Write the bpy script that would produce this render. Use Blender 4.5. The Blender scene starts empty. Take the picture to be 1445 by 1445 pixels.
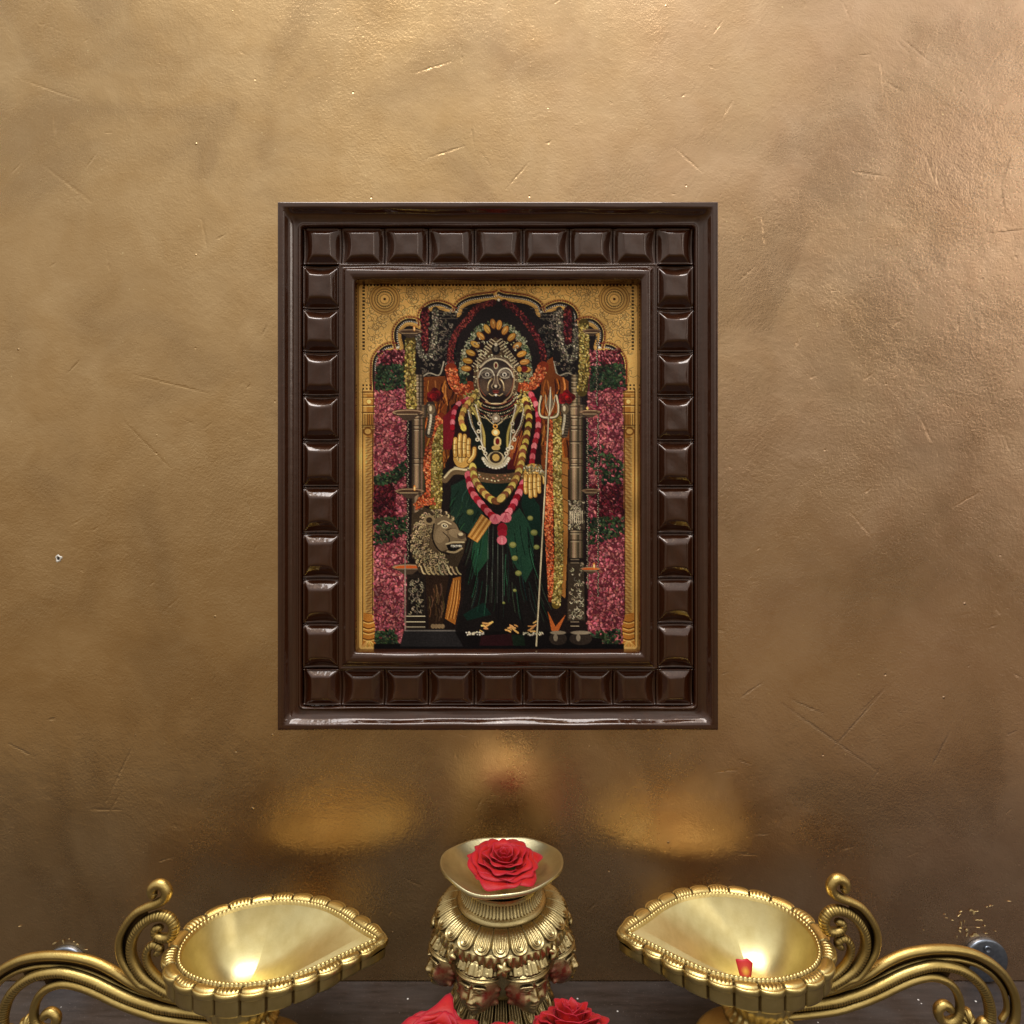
import bpy, math, random
import numpy as np
from mathutils import Vector, Matrix

random.seed(7); RNG = np.random.default_rng(11)
SC = bpy.context.scene
COL = SC.collection
F, CX, CY, D = 860.0, 722.5, 722.5, 0.516          # focal length (px), centre, camera distance to the wall
K = D / F                                           # metres per photo pixel on the wall
SHELF_Z = -0.397

def P(px, py, d=D):                                 # a point d metres in front of the camera
    return ((px - CX) * d / F, -D + d, (CY - py) * d / F)

# ------------------------------------------------------------------ objects
def mesh_obj(name, V, Fc, mat, parent=None, smooth=True, loc=None):
    me = bpy.data.meshes.new(name)
    me.from_pydata([tuple(v) for v in V], [], [tuple(f) for f in Fc])
    me.update()
    if smooth: me.polygons.foreach_set('use_smooth', [True] * len(me.polygons))
    o = bpy.data.objects.new(name, me); COL.objects.link(o)
    if mat: me.materials.append(mat)
    if parent: o.parent = parent
    if loc is not None: o.location = loc
    return o

def empty(name, loc=(0, 0, 0)):
    o = bpy.data.objects.new(name, None); o.empty_display_size = .02
    COL.objects.link(o); o.location = loc
    return o

def tag(o, label=None, cat=None, group=None, kind=None):
    if label: o['label'] = label
    if cat: o['category'] = cat
    if group: o['group'] = group
    if kind: o['kind'] = kind
    return o

def copy_tree(o, parent=None):
    c = o.copy(); COL.objects.link(c); c.parent = parent
    for ch in list(o.children): copy_tree(ch, c)
    return c

def grid_faces(n, m, closed_n=False, closed_m=False, flip=False):
    out = []
    for i in range(n if closed_n else n - 1):
        for j in range(m if closed_m else m - 1):
            a = i * m + j; b = ((i + 1) % n) * m + j
            c = ((i + 1) % n) * m + (j + 1) % m; d = i * m + (j + 1) % m
            out.append((a, d, c, b) if flip else (a, b, c, d))
    return out

def catmull(pts, step):
    pts = [np.array(p, float) for p in pts]
    P_ = [2 * pts[0] - pts[1]] + pts + [2 * pts[-1] - pts[-2]]
    out = []
    for i in range(1, len(P_) - 2):
        p0, p1, p2, p3 = P_[i - 1:i + 3]
        n = max(2, int(np.linalg.norm(p2[:3] - p1[:3]) / step))
        for k in range(n):
            t = k / n
            out.append(.5 * ((2 * p1) + (p2 - p0) * t + (2 * p0 - 5 * p1 + 4 * p2 - p3) * t * t + (3 * p1 - p0 - 3 * p2 + p3) * t ** 3))
    out.append(P_[-2])
    return np.array(out)

def tube(name, pts4, mat, parent, groove=0.0, pitch=.0019, ns=18, step=.0005, flat=1.0, side=1, gmask=(0.1, 1.9)):
    """pts4: x,y,z,r ; closed rounded ends; grooves cut across the camera-facing half"""
    C = catmull(pts4, step)
    # keep the radii positive
    C[:, 3] = np.maximum(C[:, 3], .0004)
    T = np.gradient(C[:, :3], axis=0); T /= np.linalg.norm(T, axis=1)[:, None] + 1e-12
    S = np.concatenate([[0], np.cumsum(np.linalg.norm(np.diff(C[:, :3], axis=0), axis=1))])
    V = []; dv = []; up = np.array([0, -1.0, 0])
    n = len(C)
    for i in range(n):
        b = np.cross(T[i], up); b /= np.linalg.norm(b) + 1e-9
        u = np.cross(b, T[i])
        r = C[i, 3]
        e = min(S[i], S[-1] - S[i])
        if e < r: r *= math.sqrt(max(0.02, 1 - (1 - e / r) ** 2))
        ph = (S[i] / pitch) % 1
        g = max(0, 1 - abs(ph - .5) / .22) if groove else 0
        for k in range(ns):
            a = 2 * math.pi * k / ns
            ca, sa = math.cos(a), math.sin(a)
            m = sst((math.cos(a - 1.0 * side) - .25) / .35) if groove else 0
            ridge = .10 * math.exp(-((math.atan2(math.sin(a + .15 * side), math.cos(a + .15 * side))) / .28) ** 2)
            rr = r * (1 + ridge - groove * g * m)
            V.append(C[i, :3] + (u * ca * flat + b * sa) * rr); dv.append(min(1, g * m * 1.15) * (.9 if groove > .05 else 0))
    Fc = grid_faces(n, ns, closed_m=True)
    V.append(C[0, :3] ); V.append(C[-1, :3])
    a, z = len(V) - 2, len(V) - 1
    for k in range(ns):
        Fc.append((a, (k + 1) % ns, k)); Fc.append((z, (n - 1) * ns + k, (n - 1) * ns + (k + 1) % ns))
    o = mesh_obj(name, V, Fc, mat, parent)
    o.data.attributes.new('dirt', 'FLOAT', 'POINT').data.foreach_set('value', dv + [0, 0])
    return o

def lathe(name, prof, mat, parent, n=96, disp=None, loc=None):
    V = []
    m = len(prof)
    for i in range(n):
        a = 2 * math.pi * i / n
        for j, (r, z) in enumerate(prof):
            if disp: 
                dr, dz = disp(a, j / (m - 1), r, z)
            else: dr = dz = 0
            V.append(((r + dr) * math.cos(a), (r + dr) * math.sin(a), z + dz))
    return mesh_obj(name, V, grid_faces(n, m, closed_n=True, flip=False), mat, parent, loc=loc)

def resample(prof, n):
    p = catmull([(a, b, 0) for a, b in prof], .0004)
    s = np.concatenate([[0], np.cumsum(np.linalg.norm(np.diff(p[:, :3], axis=0), axis=1))])
    t = np.linspace(0, s[-1], n)
    return list(zip(np.interp(t, s, p[:, 0]), np.interp(t, s, p[:, 1])))

def sst(x): x = max(0, min(1, x)); return x * x * (3 - 2 * x)

# ------------------------------------------------------------------ node helpers
class NT:
    def __init__(s, tree): s.t = tree; s.n = tree.nodes; s.l = tree.links
    def new(s, t, **kw):
        nd = s.n.new(t)
        for k, v in kw.items(): setattr(nd, k, v)
        return nd
    def setin(s, nd, i, v):
        if hasattr(v, 'links') or isinstance(v, bpy.types.NodeSocket): s.l.new(v, nd.inputs[i])
        elif v is not None: nd.inputs[i].default_value = v
    def math(s, op, a, b=None, c=None, clamp=False):
        nd = s.new('ShaderNodeMath', operation=op); nd.use_clamp = clamp
        s.setin(nd, 0, a)
        if b is not None: s.setin(nd, 1, b)
        if c is not None: s.setin(nd, 2, c)
        return nd.outputs[0]
    def vmath(s, op, a, b=None, scale=None):
        nd = s.new('ShaderNodeVectorMath', operation=op)
        s.setin(nd, 0, a)
        if b is not None: s.setin(nd, 1, b)
        if scale is not None: s.setin(nd, 3, scale)
        return nd.outputs['Value'] if op in ('LENGTH', 'DOT_PRODUCT', 'DISTANCE') else nd.outputs[0]
    def noise(s, vec, scale, detail=3, rough=.5, dist=0):
        nd = s.new('ShaderNodeTexNoise'); s.l.new(vec, nd.inputs['Vector'])
        nd.inputs['Scale'].default_value = scale; nd.inputs['Detail'].default_value = detail
        nd.inputs['Roughness'].default_value = rough; nd.inputs['Distortion'].default_value = dist
        return nd.outputs[0]
    def ramp(s, fac, stops, interp='LINEAR'):
        nd = s.new('ShaderNodeValToRGB'); nd.color_ramp.interpolation = interp
        e = nd.color_ramp.elements
        while len(e) < len(stops): e.new(.5)
        for i, (p, c) in enumerate(stops):
            e[i].position = p; e[i].color = (c[0], c[1], c[2], 1) if not isinstance(c, (int, float)) else (c, c, c, 1)
        s.l.new(fac, nd.inputs[0]); return nd.outputs[0]
    def mix(s, fac, a, b, blend='MIX'):
        nd = s.new('ShaderNodeMix', data_type='RGBA', blend_type=blend)
        s.setin(nd, 0, fac)
        for i, v in ((6, a), (7, b)):
            if isinstance(v, (tuple, list)): v = (v[0], v[1], v[2], 1)
            s.setin(nd, i, v)
        return nd.outputs[2]
    def bump(s, h, strength, dist, normal=None):
        nd = s.new('ShaderNodeBump'); s.l.new(h, nd.inputs['Height'])
        nd.inputs['Strength'].default_value = strength; nd.inputs['Distance'].default_value = dist
        if normal: s.l.new(normal, nd.inputs['Normal'])
        return nd.outputs[0]

def material(name):
    m = bpy.data.materials.new(name); m.use_nodes = True
    t = NT(m.node_tree); b = m.node_tree.nodes['Principled BSDF']
    return m, t, b

def srgb(r, g, b):
    f = lambda c: (c / 255 / 12.92) if c / 255 <= .04045 else ((c / 255 + .055) / 1.055) ** 2.4
    return (f(r), f(g), f(b))

# ------------------------------------------------------------------ materials
def brass(name, base=(.80, .60, .27), rough=.3, ao=1.0, dark=(.10, .055, .02), bump=.25, fine=900, aod=.0035):
    m, t, b = material(name)
    tc = t.new('ShaderNodeTexCoord').outputs['Object']
    n1 = t.noise(tc, 60, 4, .6); n2 = t.noise(tc, fine, 3, .6)
    c = t.mix(t.ramp(n1, [(.35, 0), (.7, 1)]), base, tuple(x * y for x, y in zip(base, (.80, .76, .66))))
    dirt = t.new('ShaderNodeAttribute', attribute_name='dirt').outputs['Fac']
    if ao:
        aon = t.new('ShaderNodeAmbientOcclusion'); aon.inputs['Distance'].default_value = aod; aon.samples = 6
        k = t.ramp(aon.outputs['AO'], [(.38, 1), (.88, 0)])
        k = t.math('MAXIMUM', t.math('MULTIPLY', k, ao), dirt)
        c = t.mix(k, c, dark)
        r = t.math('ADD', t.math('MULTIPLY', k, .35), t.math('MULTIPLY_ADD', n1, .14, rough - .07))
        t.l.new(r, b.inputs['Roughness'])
    else:
        t.l.new(t.math('MULTIPLY_ADD', n1, .16, rough - .08), b.inputs['Roughness'])
    t.l.new(c, b.inputs['Base Color']); b.inputs['Metallic'].default_value = 1
    t.l.new(t.bump(t.math('ADD', n2, t.math('MULTIPLY', n1, 1.0)), bump, .0006), b.inputs['Normal'])
    return m

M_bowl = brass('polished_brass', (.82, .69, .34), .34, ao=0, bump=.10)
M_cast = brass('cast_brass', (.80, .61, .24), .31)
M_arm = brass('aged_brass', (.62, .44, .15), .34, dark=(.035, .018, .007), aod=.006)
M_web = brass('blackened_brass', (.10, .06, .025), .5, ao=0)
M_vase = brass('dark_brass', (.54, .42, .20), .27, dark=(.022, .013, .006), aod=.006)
M_dish = brass('dull_brass', (.70, .62, .38), .34, ao=0, bump=.2)

# faces: brass with red kumkum powder in the hollows of the cheeks
def m_face():
    m = brass('brass_with_red_powder', (.52, .39, .19), .28, dark=(.025, .013, .006), aod=.006)
    t = NT(m.node_tree); b = m.node_tree.nodes['Principled BSDF']
    src = b.inputs['Base Color'].links[0].from_socket
    at = t.new('ShaderNodeAttribute', attribute_name='powder').outputs['Fac']
    tc = t.new('ShaderNodeTexCoord').outputs['Object']
    k = t.math('MULTIPLY', at, t.ramp(t.noise(tc, 300, 4, .7), [(.3, .5), (.6, 1)]), clamp=True)
    t.l.new(t.mix(k, src, (.17, .016, .006)), b.inputs['Base Color'])
    t.l.new(t.math('SUBTRACT', 1, t.math('MULTIPLY', k, .75)), b.inputs['Metallic'])
    return m
M_face = m_face()

def m_wood():
    m, t, b = material('brown_lacquer')
    tc = t.new('ShaderNodeTexCoord').outputs['Object']
    mp = t.new('ShaderNodeMapping'); t.l.new(tc, mp.inputs[0]); mp.inputs['Scale'].default_value = (1, 1, .15)
    n = t.noise(mp.outputs[0], 160, 4, .6)
    c = t.mix(t.ramp(n, [(.35, 0), (.7, 1)]), (.030, .0095, .0042), (.040, .0120, .0042))
    t.l.new(c, b.inputs['Base Color'])
    n2 = t.noise(tc, 70, 3, .55); n3 = t.noise(tc, 1200, 2, .5)
    t.l.new(t.math('MULTIPLY_ADD', n2, .14, .13), b.inputs['Roughness'])
    b.inputs['Specular IOR Level'].default_value = .34; b.inputs['Specular Tint'].default_value = (1, .74, .52, 1)
    b.inputs['Coat Tint'].default_value = (1, .84, .70, 1); b.inputs['Coat Weight'].default_value = .95; b.inputs['Coat Roughness'].default_value = .06
    t.l.new(t.bump(t.math('MULTIPLY_ADD', n3, .08, n2), .35, .0012), b.inputs['Normal'])
    t.l.new(t.bump(n2, .25, .0010), b.inputs['Coat Normal'])
    return m
M_wood = m_wood()

SCR = [((187, 528), (298, 556), 1.3), ((30, 112), (112, 141), 1.2), ((588, 102), (636, 87), 1.3), ((603, 223), (655, 206), 1.3),
       ((1266, 58), (1282, 74), 1.1), ((1272, 54), (1314, 89), 1.3), ((1190, 5), (1199, 26), 1.6), ((1243, 88), (1247, 130), 1.1),
       ((188, 1052), (154, 1122), 1.3), ((128, 1142), (171, 1143), 1.5), ((1176, 1056), (1252, 968), 1.2), ((1100, 990), (1240, 1090), 1.2),
       ((1341, 1032), (1313, 1086), 1.1), ((1107, 1150), (1097, 1164), 2.0), ((948, 205), (992, 244), 1.1), ((1075, 302), (1080, 350), 1.0),
       ((1425, 222), (1412, 262), 1.6), ((1412, 262), (1418, 300), 1.5), ((1395, 100), (1412, 74), 1.6), ((1007, 47), (1018, 30), 1.3), ((1020, 165), (1034, 142), 1.3),
       ((60, 232), (130, 285), 2.0), ((175, 595), (240, 660), 1.0), ((150, 350), (156, 392), 1.3), ((285, 310), (292, 350), 1.8), ((620, 640), (640, 700), 1),
       ((1255, 250), (1205, 242), 1.0), ((1010, 1090), (1040, 1086), 1.0), ((1395, 330), (1445, 324), 1.1), ((1430, 950), (1445, 958), 1.4), ((650, 60), (652, 88), 1.4), ((665, 175), (668, 205), 1.4)]

def m_wall():
    m, t, b = material('gold_painted_plaster')
    tc = t.new('ShaderNodeTexCoord').outputs['Object']
    sp = t.new('ShaderNodeSeparateXYZ'); t.l.new(tc, sp.inputs[0])
    # trowel strokes: noise stretched along two slanting directions
    def streak(ang, scale, sx, detail=3):
        mp = t.new('ShaderNodeMapping'); mp.vector_type = 'TEXTURE'; t.l.new(tc, mp.inputs[0])
        mp.inputs['Rotation'].default_value = (0, math.radians(ang), 0); mp.inputs['Scale'].default_value = (sx, 1, 1)
        return t.noise(mp.outputs[0], scale, detail, .6)
    peel = t.noise(tc, 420, 3, .6, .3)
    peel2 = t.noise(tc, 800, 2, .5)
    big = t.noise(tc, 9, 4, .55)
    cloud = t.noise(tc, 6.5, 4, .5, 1.2)
    blot = t.noise(tc, 22, 4, .6, .6)
    s1 = streak(35, 190, 4.5); s2 = streak(-50, 260, 6); s3 = streak(10, 220, 3)
    mask = t.ramp(t.noise(tc, 14, 3, .6), [(.42, 0), (.62, 1)])
    mask2 = t.ramp(t.noise(tc, 17, 3, .6, .8), [(.50, 0), (.64, 1)])
    grain = t.ramp(t.noise(tc, 11, 3, .6, .5), [(.35, .35), (.65, 1.2)])
    h = t.math('MULTIPLY', peel, grain)
    h = t.math('MULTIPLY_ADD', peel2, .35, h)
    h = t.math('MULTIPLY_ADD', t.math('MULTIPLY', s1, mask), .6, h)
    h = t.math('MULTIPLY_ADD', t.math('MULTIPLY', s2, mask2), .6, h)
    h = t.math('MULTIPLY_ADD', s3, .25, h)
    # pits and little lumps
    vo = t.new('ShaderNodeTexVoronoi'); t.l.new(tc, vo.inputs['Vector']); vo.inputs['Scale'].default_value = 60
    pit = t.math('SUBTRACT', 1, t.math('MULTIPLY', vo.outputs['Distance'], 14), clamp=True)
    hsh = t.new('ShaderNodeSeparateXYZ'); t.l.new(vo.outputs['Color'], hsh.inputs[0])
    pit = t.math('MULTIPLY', pit, t.math('GREATER_THAN', hsh.outputs[0], .80))
    h = t.math('MULTIPLY_ADD', pit, t.math('MULTIPLY_ADD', hsh.outputs[1], 8, -3), h)
    tot = t.new('ShaderNodeAttribute', attribute_name='scratch').outputs['Fac']
    h = t.math('MULTIPLY_ADD', tot, -.9, h)
    nb = t.bump(t.math('MULTIPLY_ADD', big, 1.0, t.math('MULTIPLY', blot, .35)), .20, .006)
    nf = t.bump(h, .42, .0007, nb)
    t.l.new(nf, b.inputs['Normal'])
    # hue of the metallic paint wanders between yellow gold and copper
    f = t.ramp(blot, [(.3, 0), (.7, 1)])
    right = t.ramp(t.math('MULTIPLY_ADD', sp.outputs[0], 1.1, t.math('MULTIPLY_ADD', big, .5, .15)), [(.30, 0), (.85, 1)])
    gold = t.mix(f, (.645, .430, .212), (.56, .350, .155))
    copper = t.mix(f, (.66, .435, .270), (.575, .356, .210))
    c = t.mix(right, gold, copper)
    # chips where the lighter undercoat glints through
    vo2 = t.new('ShaderNodeTexVoronoi'); t.l.new(tc, vo2.inputs['Vector']); vo2.inputs['Scale'].default_value = 170
    hs2 = t.new('ShaderNodeSeparateXYZ'); t.l.new(vo2.outputs['Color'], hs2.inputs[0])
    fl = t.math('MULTIPLY', t.math('LESS_THAN', vo2.outputs['Distance'], .10), t.math('GREATER_THAN', hs2.outputs[0], .90))
    fl = t.math('MULTIPLY', fl, t.ramp(t.noise(tc, 12, 2), [(.4, 0), (.6, 1)]))
    c = t.mix(fl, c, (.9, .68, .35))
    c = t.mix(t.ramp(cloud, [(.38, .34), (.50, .10), (.62, 0)]), c, (.27, .165, .085))
    t.l.new(c, b.inputs['Base Color'])
    b.inputs['Metallic'].default_value = .96
    r = t.math('MULTIPLY_ADD', cloud, .14, .185)
    t.l.new(t.math('MULTIPLY_ADD', peel, .06, r), b.inputs['Roughness'])
    return m
M_wall = m_wall()

def m_shelf():
    m, t, b = material('dark_polished_stone')
    tc = t.new('ShaderNodeTexCoord').outputs['Object']
    mp = t.new('ShaderNodeMapping'); t.l.new(tc, mp.inputs[0]); mp.inputs['Scale'].default_value = (.12, 1, 1)
    n = t.noise(mp.outputs[0], 260, 5, .65); n2 = t.noise(tc, 25, 4, .6); n3 = t.noise(tc, 900, 2, .6)
    k = t.ramp(n, [(.35, 0), (.75, 1)])
    c = t.mix(k, (.022, .014, .011), (.062, .043, .036))
    c = t.mix(t.ramp(n2, [(.4, 0), (.75, .4)]), c, (.08, .072, .068))
    c = t.mix(t.ramp(n3, [(.68, 0), (.78, .7)]), c, (.35, .28, .25))
    vo = t.new('ShaderNodeTexVoronoi'); t.l.new(tc, vo.inputs['Vector']); vo.inputs['Scale'].default_value = 130
    hs = t.new('ShaderNodeSeparateXYZ'); t.l.new(vo.outputs['Color'], hs.inputs[0])
    sp = t.math('MULTIPLY', t.math('LESS_THAN', vo.outputs['Distance'], .10), t.math('GREATER_THAN', hs.outputs[0], .90))
    c = t.mix(sp, c, (.8, .75, .7))
    t.l.new(c, b.inputs['Base Color'])
    t.l.new(t.math('MULTIPLY_ADD', n2, .35, .28), b.inputs['Roughness'])
    t.l.new(t.bump(n, .2, .0006), b.inputs['Normal'])
    return m
M_shelf = m_shelf()

def m_petal():
    m, t, b = material('rose_petal')
    tc = t.new('ShaderNodeTexCoord').outputs['Object']
    n = t.noise(tc, 90, 4, .6); n2 = t.noise(tc, 900, 2, .5)
    e = t.new('ShaderNodeAttribute', attribute_name='edge').outputs['Fac']
    c = t.mix(t.ramp(n, [(.3, 0), (.7, 1)]), (.40, .008, .006), (.54, .016, .010))
    c = t.mix(t.math('MULTIPLY', e, .55), c, (.42, .012, .045))
    t.l.new(c, b.inputs['Base Color']); b.inputs['Roughness'].default_value = .5
    b.inputs['Specular IOR Level'].default_value = .3; b.inputs['Sheen Weight'].default_value = .06; b.inputs['Sheen Roughness'].default_value = .4
    b.inputs['Subsurface Weight'].default_value = .12; b.inputs['Subsurface Radius'].default_value = (.004, .001, .001)
    b.inputs['Subsurface Scale'].default_value = .5
    t.l.new(t.bump(t.math('MULTIPLY_ADD', n2, .3, n), .4, .001), b.inputs['Normal'])
    return m
M_petal = m_petal()
def flat(name, c, rough=.6, metal=0, var=.2, scale=300):
    m, t, b = material(name)
    tc = t.new('ShaderNodeTexCoord').outputs['Object']
    n = t.noise(tc, scale, 4, .6)
    t.l.new(t.mix(t.ramp(n, [(.3, 0), (.7, 1)]), tuple(x * (1 - var) for x in c), tuple(x * (1 + var) for x in c)), b.inputs['Base Color'])
    b.inputs['Roughness'].default_value = rough; b.inputs['Metallic'].default_value = metal
    t.l.new(t.bump(n, .2, .0006), b.inputs['Normal'])
    return m
M_green = flat('green_stem', (.05, .12, .03))
M_steel = flat('brushed_steel', (.24, .26, .30), .36, 1.0)
M_plaster = flat('white_filler', (.75, .70, .62), .8)
M_hole = flat('dark_hole', (.02, .012, .008), .9)
M_chip = flat('bright_gold_flake', (.95, .68, .30), .35, .8)

# ------------------------------------------------------------------ setting
def sheet(name, x0, x1, a0, a1, plane, mat, n=2):
    V = []
    for i in range(n):
        for j in range(n):
            x = x0 + (x1 - x0) * i / (n - 1); a = a0 + (a1 - a0) * j / (n - 1)
            V.append((x, 0, a) if plane == 'wall' else (x, a, SHELF_Z))
    o = mesh_obj(name, V, grid_faces(n, n, flip=(plane == 'wall')), mat, smooth=False)
    return tag(o, kind='structure')
def axis(lo, hi, out_lo, out_hi, step):
    return np.concatenate([np.linspace(out_lo, lo, 4)[:-1], np.arange(lo, hi, step), np.linspace(hi, out_hi, 4)])
gx = axis(-.46, .46, -1.6, 1.6, K * 1.8); gz = axis(SHELF_Z - .012, .46, -1.2, 1.6, K * 1.8)
GX, GZ = np.meshgrid(gx, gz, indexing='ij')
scr = np.zeros(GX.shape, np.float32)
wobx = np.sin(GX * 900 + 3 * np.sin(GZ * 310)) + np.sin(GZ * 760 + 2 * np.sin(GX * 410))
rs = random.Random(91)
for _ in range(150):
    px_, py_ = rs.uniform(0, 1445), rs.uniform(0, 1380); an_ = rs.choice((-.5, -.9, .7, .2, 1.3)) + rs.uniform(-.3, .3); ln_ = rs.choice((6, 9, 14, 22, 40)) * rs.uniform(.6, 1.3)
    SCR.append(((px_, py_), (px_ + ln_ * math.cos(an_), py_ + ln_ * math.sin(an_)), rs.uniform(.7, 1.3)))
for (a, c, w) in SCR:
    ax, az, bx, bz = (a[0] - CX) * K, (CY - a[1]) * K, (c[0] - CX) * K, (CY - c[1]) * K
    dx, dz = bx - ax, bz - az; L2 = dx * dx + dz * dz
    tt = ((GX - ax) * dx + (GZ - az) * dz) / L2; tc = np.clip(tt, 0, 1)
    dd = np.hypot(GX - ax - tc * dx, GZ - az - tc * dz) + wobx * .00022
    scr = np.maximum(scr, min(1, w) ** 2 * np.clip(1.25 - np.abs(dd) / (max(w, 1.25) * K * 1.1), 0, 1) * (.35 + .65 * np.sin(np.clip(tt, 0.02, .98) * np.pi)))
nx_, nz_ = GX.shape
ii, jj = np.meshgrid(np.arange(nx_ - 1), np.arange(nz_ - 1), indexing='ij')
idx = (ii * nz_ + jj).ravel()
quads = np.stack([idx, idx + nz_, idx + nz_ + 1, idx + 1], -1).astype(np.int32)
me = bpy.data.meshes.new('wall'); me.vertices.add(GX.size)
me.vertices.foreach_set('co', np.stack([GX, np.zeros_like(GX), GZ], -1).astype(np.float32).ravel())
me.loops.add(quads.size); me.loops.foreach_set('vertex_index', quads.ravel())
me.polygons.add(len(quads)); me.polygons.foreach_set('loop_start', np.arange(0, quads.size, 4, dtype=np.int32))
me.update(calc_edges=True)
me.attributes.new('scratch', 'FLOAT', 'POINT').data.foreach_set('value', scr.ravel())
me.materials.append(M_wall)
wall = bpy.data.objects.new('wall', me); COL.objects.link(wall); tag(wall, kind='structure')
# shelf: slab with a thin front edge
V = [(x, y, z) for x in (-1.3, 1.3) for y in (-.42, -.0006) for z in (SHELF_Z - .03, SHELF_Z)]
shelf = mesh_obj('shelf', V, [(0, 1, 3, 2), (4, 6, 7, 5), (0, 4, 5, 1), (2, 3, 7, 6), (1, 5, 7, 3), (0, 2, 6, 4)], M_shelf, smooth=False)
tag(shelf, 'dark scratched stone shelf under the brass lamps', kind='structure')

# ------------------------------------------------------------------ picture frame
ZF = .020                                     # front face of the frame above the wall
DF = D - ZF
KF = DF / F
def fx(px): return (px - CX) * KF
def fz(py): return (CY - py) * KF
X0, X1, Z1, Z0 = fx(391), fx(1014), fz(284), fz(1031)
frame = empty('picture_frame', ((X0 + X1) / 2, 0, Z0))
tag(frame, 'dark brown carved wooden picture frame holding a bright goddess print, on the gold wall', 'picture frame')
OX, OZ = frame.location.x, frame.location.z

TI = 111 * KF                                  # width of the moulding
prof = [(0, .0005, 0), (0, ZF - .0012, 0), (.0006, ZF - .0002, 0), (.0014, ZF, 0), (.0042, ZF, .001), (.0050, ZF - .0003, .003),
        (.0058, ZF - .0014, .005), (.0080, ZF - .0048, .006), (.0108, ZF - .0066, .006), (.0135, ZF - .0074, .0055), (.0148, ZF - .0074, .005), (.0154, ZF - .0060, .004), (.0163, ZF - .0058, .0035),
        (.0170, ZF - .0066, .003), (.0173, ZF - .0180, .003), (.0480, ZF - .0180, .001), (.0483, ZF - .0068, .001), (.0491, ZF - .0060, .001),
        (.0500, ZF - .0064, .001), (.0508, ZF - .0068, .001), (.0545, ZF - .0018, .001), (.0553, ZF - .0006, .001), (.0562, ZF, .001), (.0590, ZF + .0002, .001), (.0612, ZF - .0003, .0012),
        (.0624, ZF - .0012, .0015), (.0632, ZF - .0030, .002), (.0636, ZF - .0060, .002), (.0640, ZF - .0135, .002), (.0652, ZF - .0140, .002)]
def ring(off, h, rc):
    x0, x1, z0, z1 = X0 + off, X1 - off, Z0 + off, Z1 - off
    pts = []
    nseg = 8; ne = 60
    rc = max(rc, 1e-5)
    cs = [(x1 - rc, z1 - rc, 0), (x0 + rc, z1 - rc, 90), (x0 + rc, z0 + rc, 180), (x1 - rc, z0 + rc, 270)]
    for i, (cx, cz, a0) in enumerate(cs):
        for k in range(nseg + 1):
            a = math.radians(a0 + 90 * k / nseg)
            pts.append((cx + rc * math.cos(a), cz + rc * math.sin(a)))
        nx, nz, na = cs[(i + 1) % 4]
        p = pts[-1]; q = (nx + rc * math.cos(math.radians(na)), nz + rc * math.sin(math.radians(na)))
        for k in range(1, ne): pts.append((p[0] + (q[0] - p[0]) * k / ne, p[1] + (q[1] - p[1]) * k / ne))
    # hand-carved: edges wander by a fraction of a millimetre
    out = []
    for (x, z) in pts:
        w = .00022 * (math.sin(x * 90 + z * 53 + off * 500) + math.sin(z * 140 - x * 31 + off * 900)) if 0.003 < off < .063 else 0
        out.append((x - OX, -h, z - OZ + w))
    return out
V = []; fine = []
for a, b_ in zip(prof[:-1], prof[1:]):
    n = 3 if abs(a[0] - b_[0]) + abs(a[1] - b_[1]) > .002 else 1
    for k in range(n): fine.append(tuple(a[i] + (b_[i] - a[i]) * k / n for i in range(3)))
fine.append(prof[-1])
for p in fine: V += ring(*p)
nr = len(V) // len(fine)
mould = mesh_obj('moulding', V, grid_faces(len(fine), nr, closed_m=True), M_wood, frame)

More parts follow.
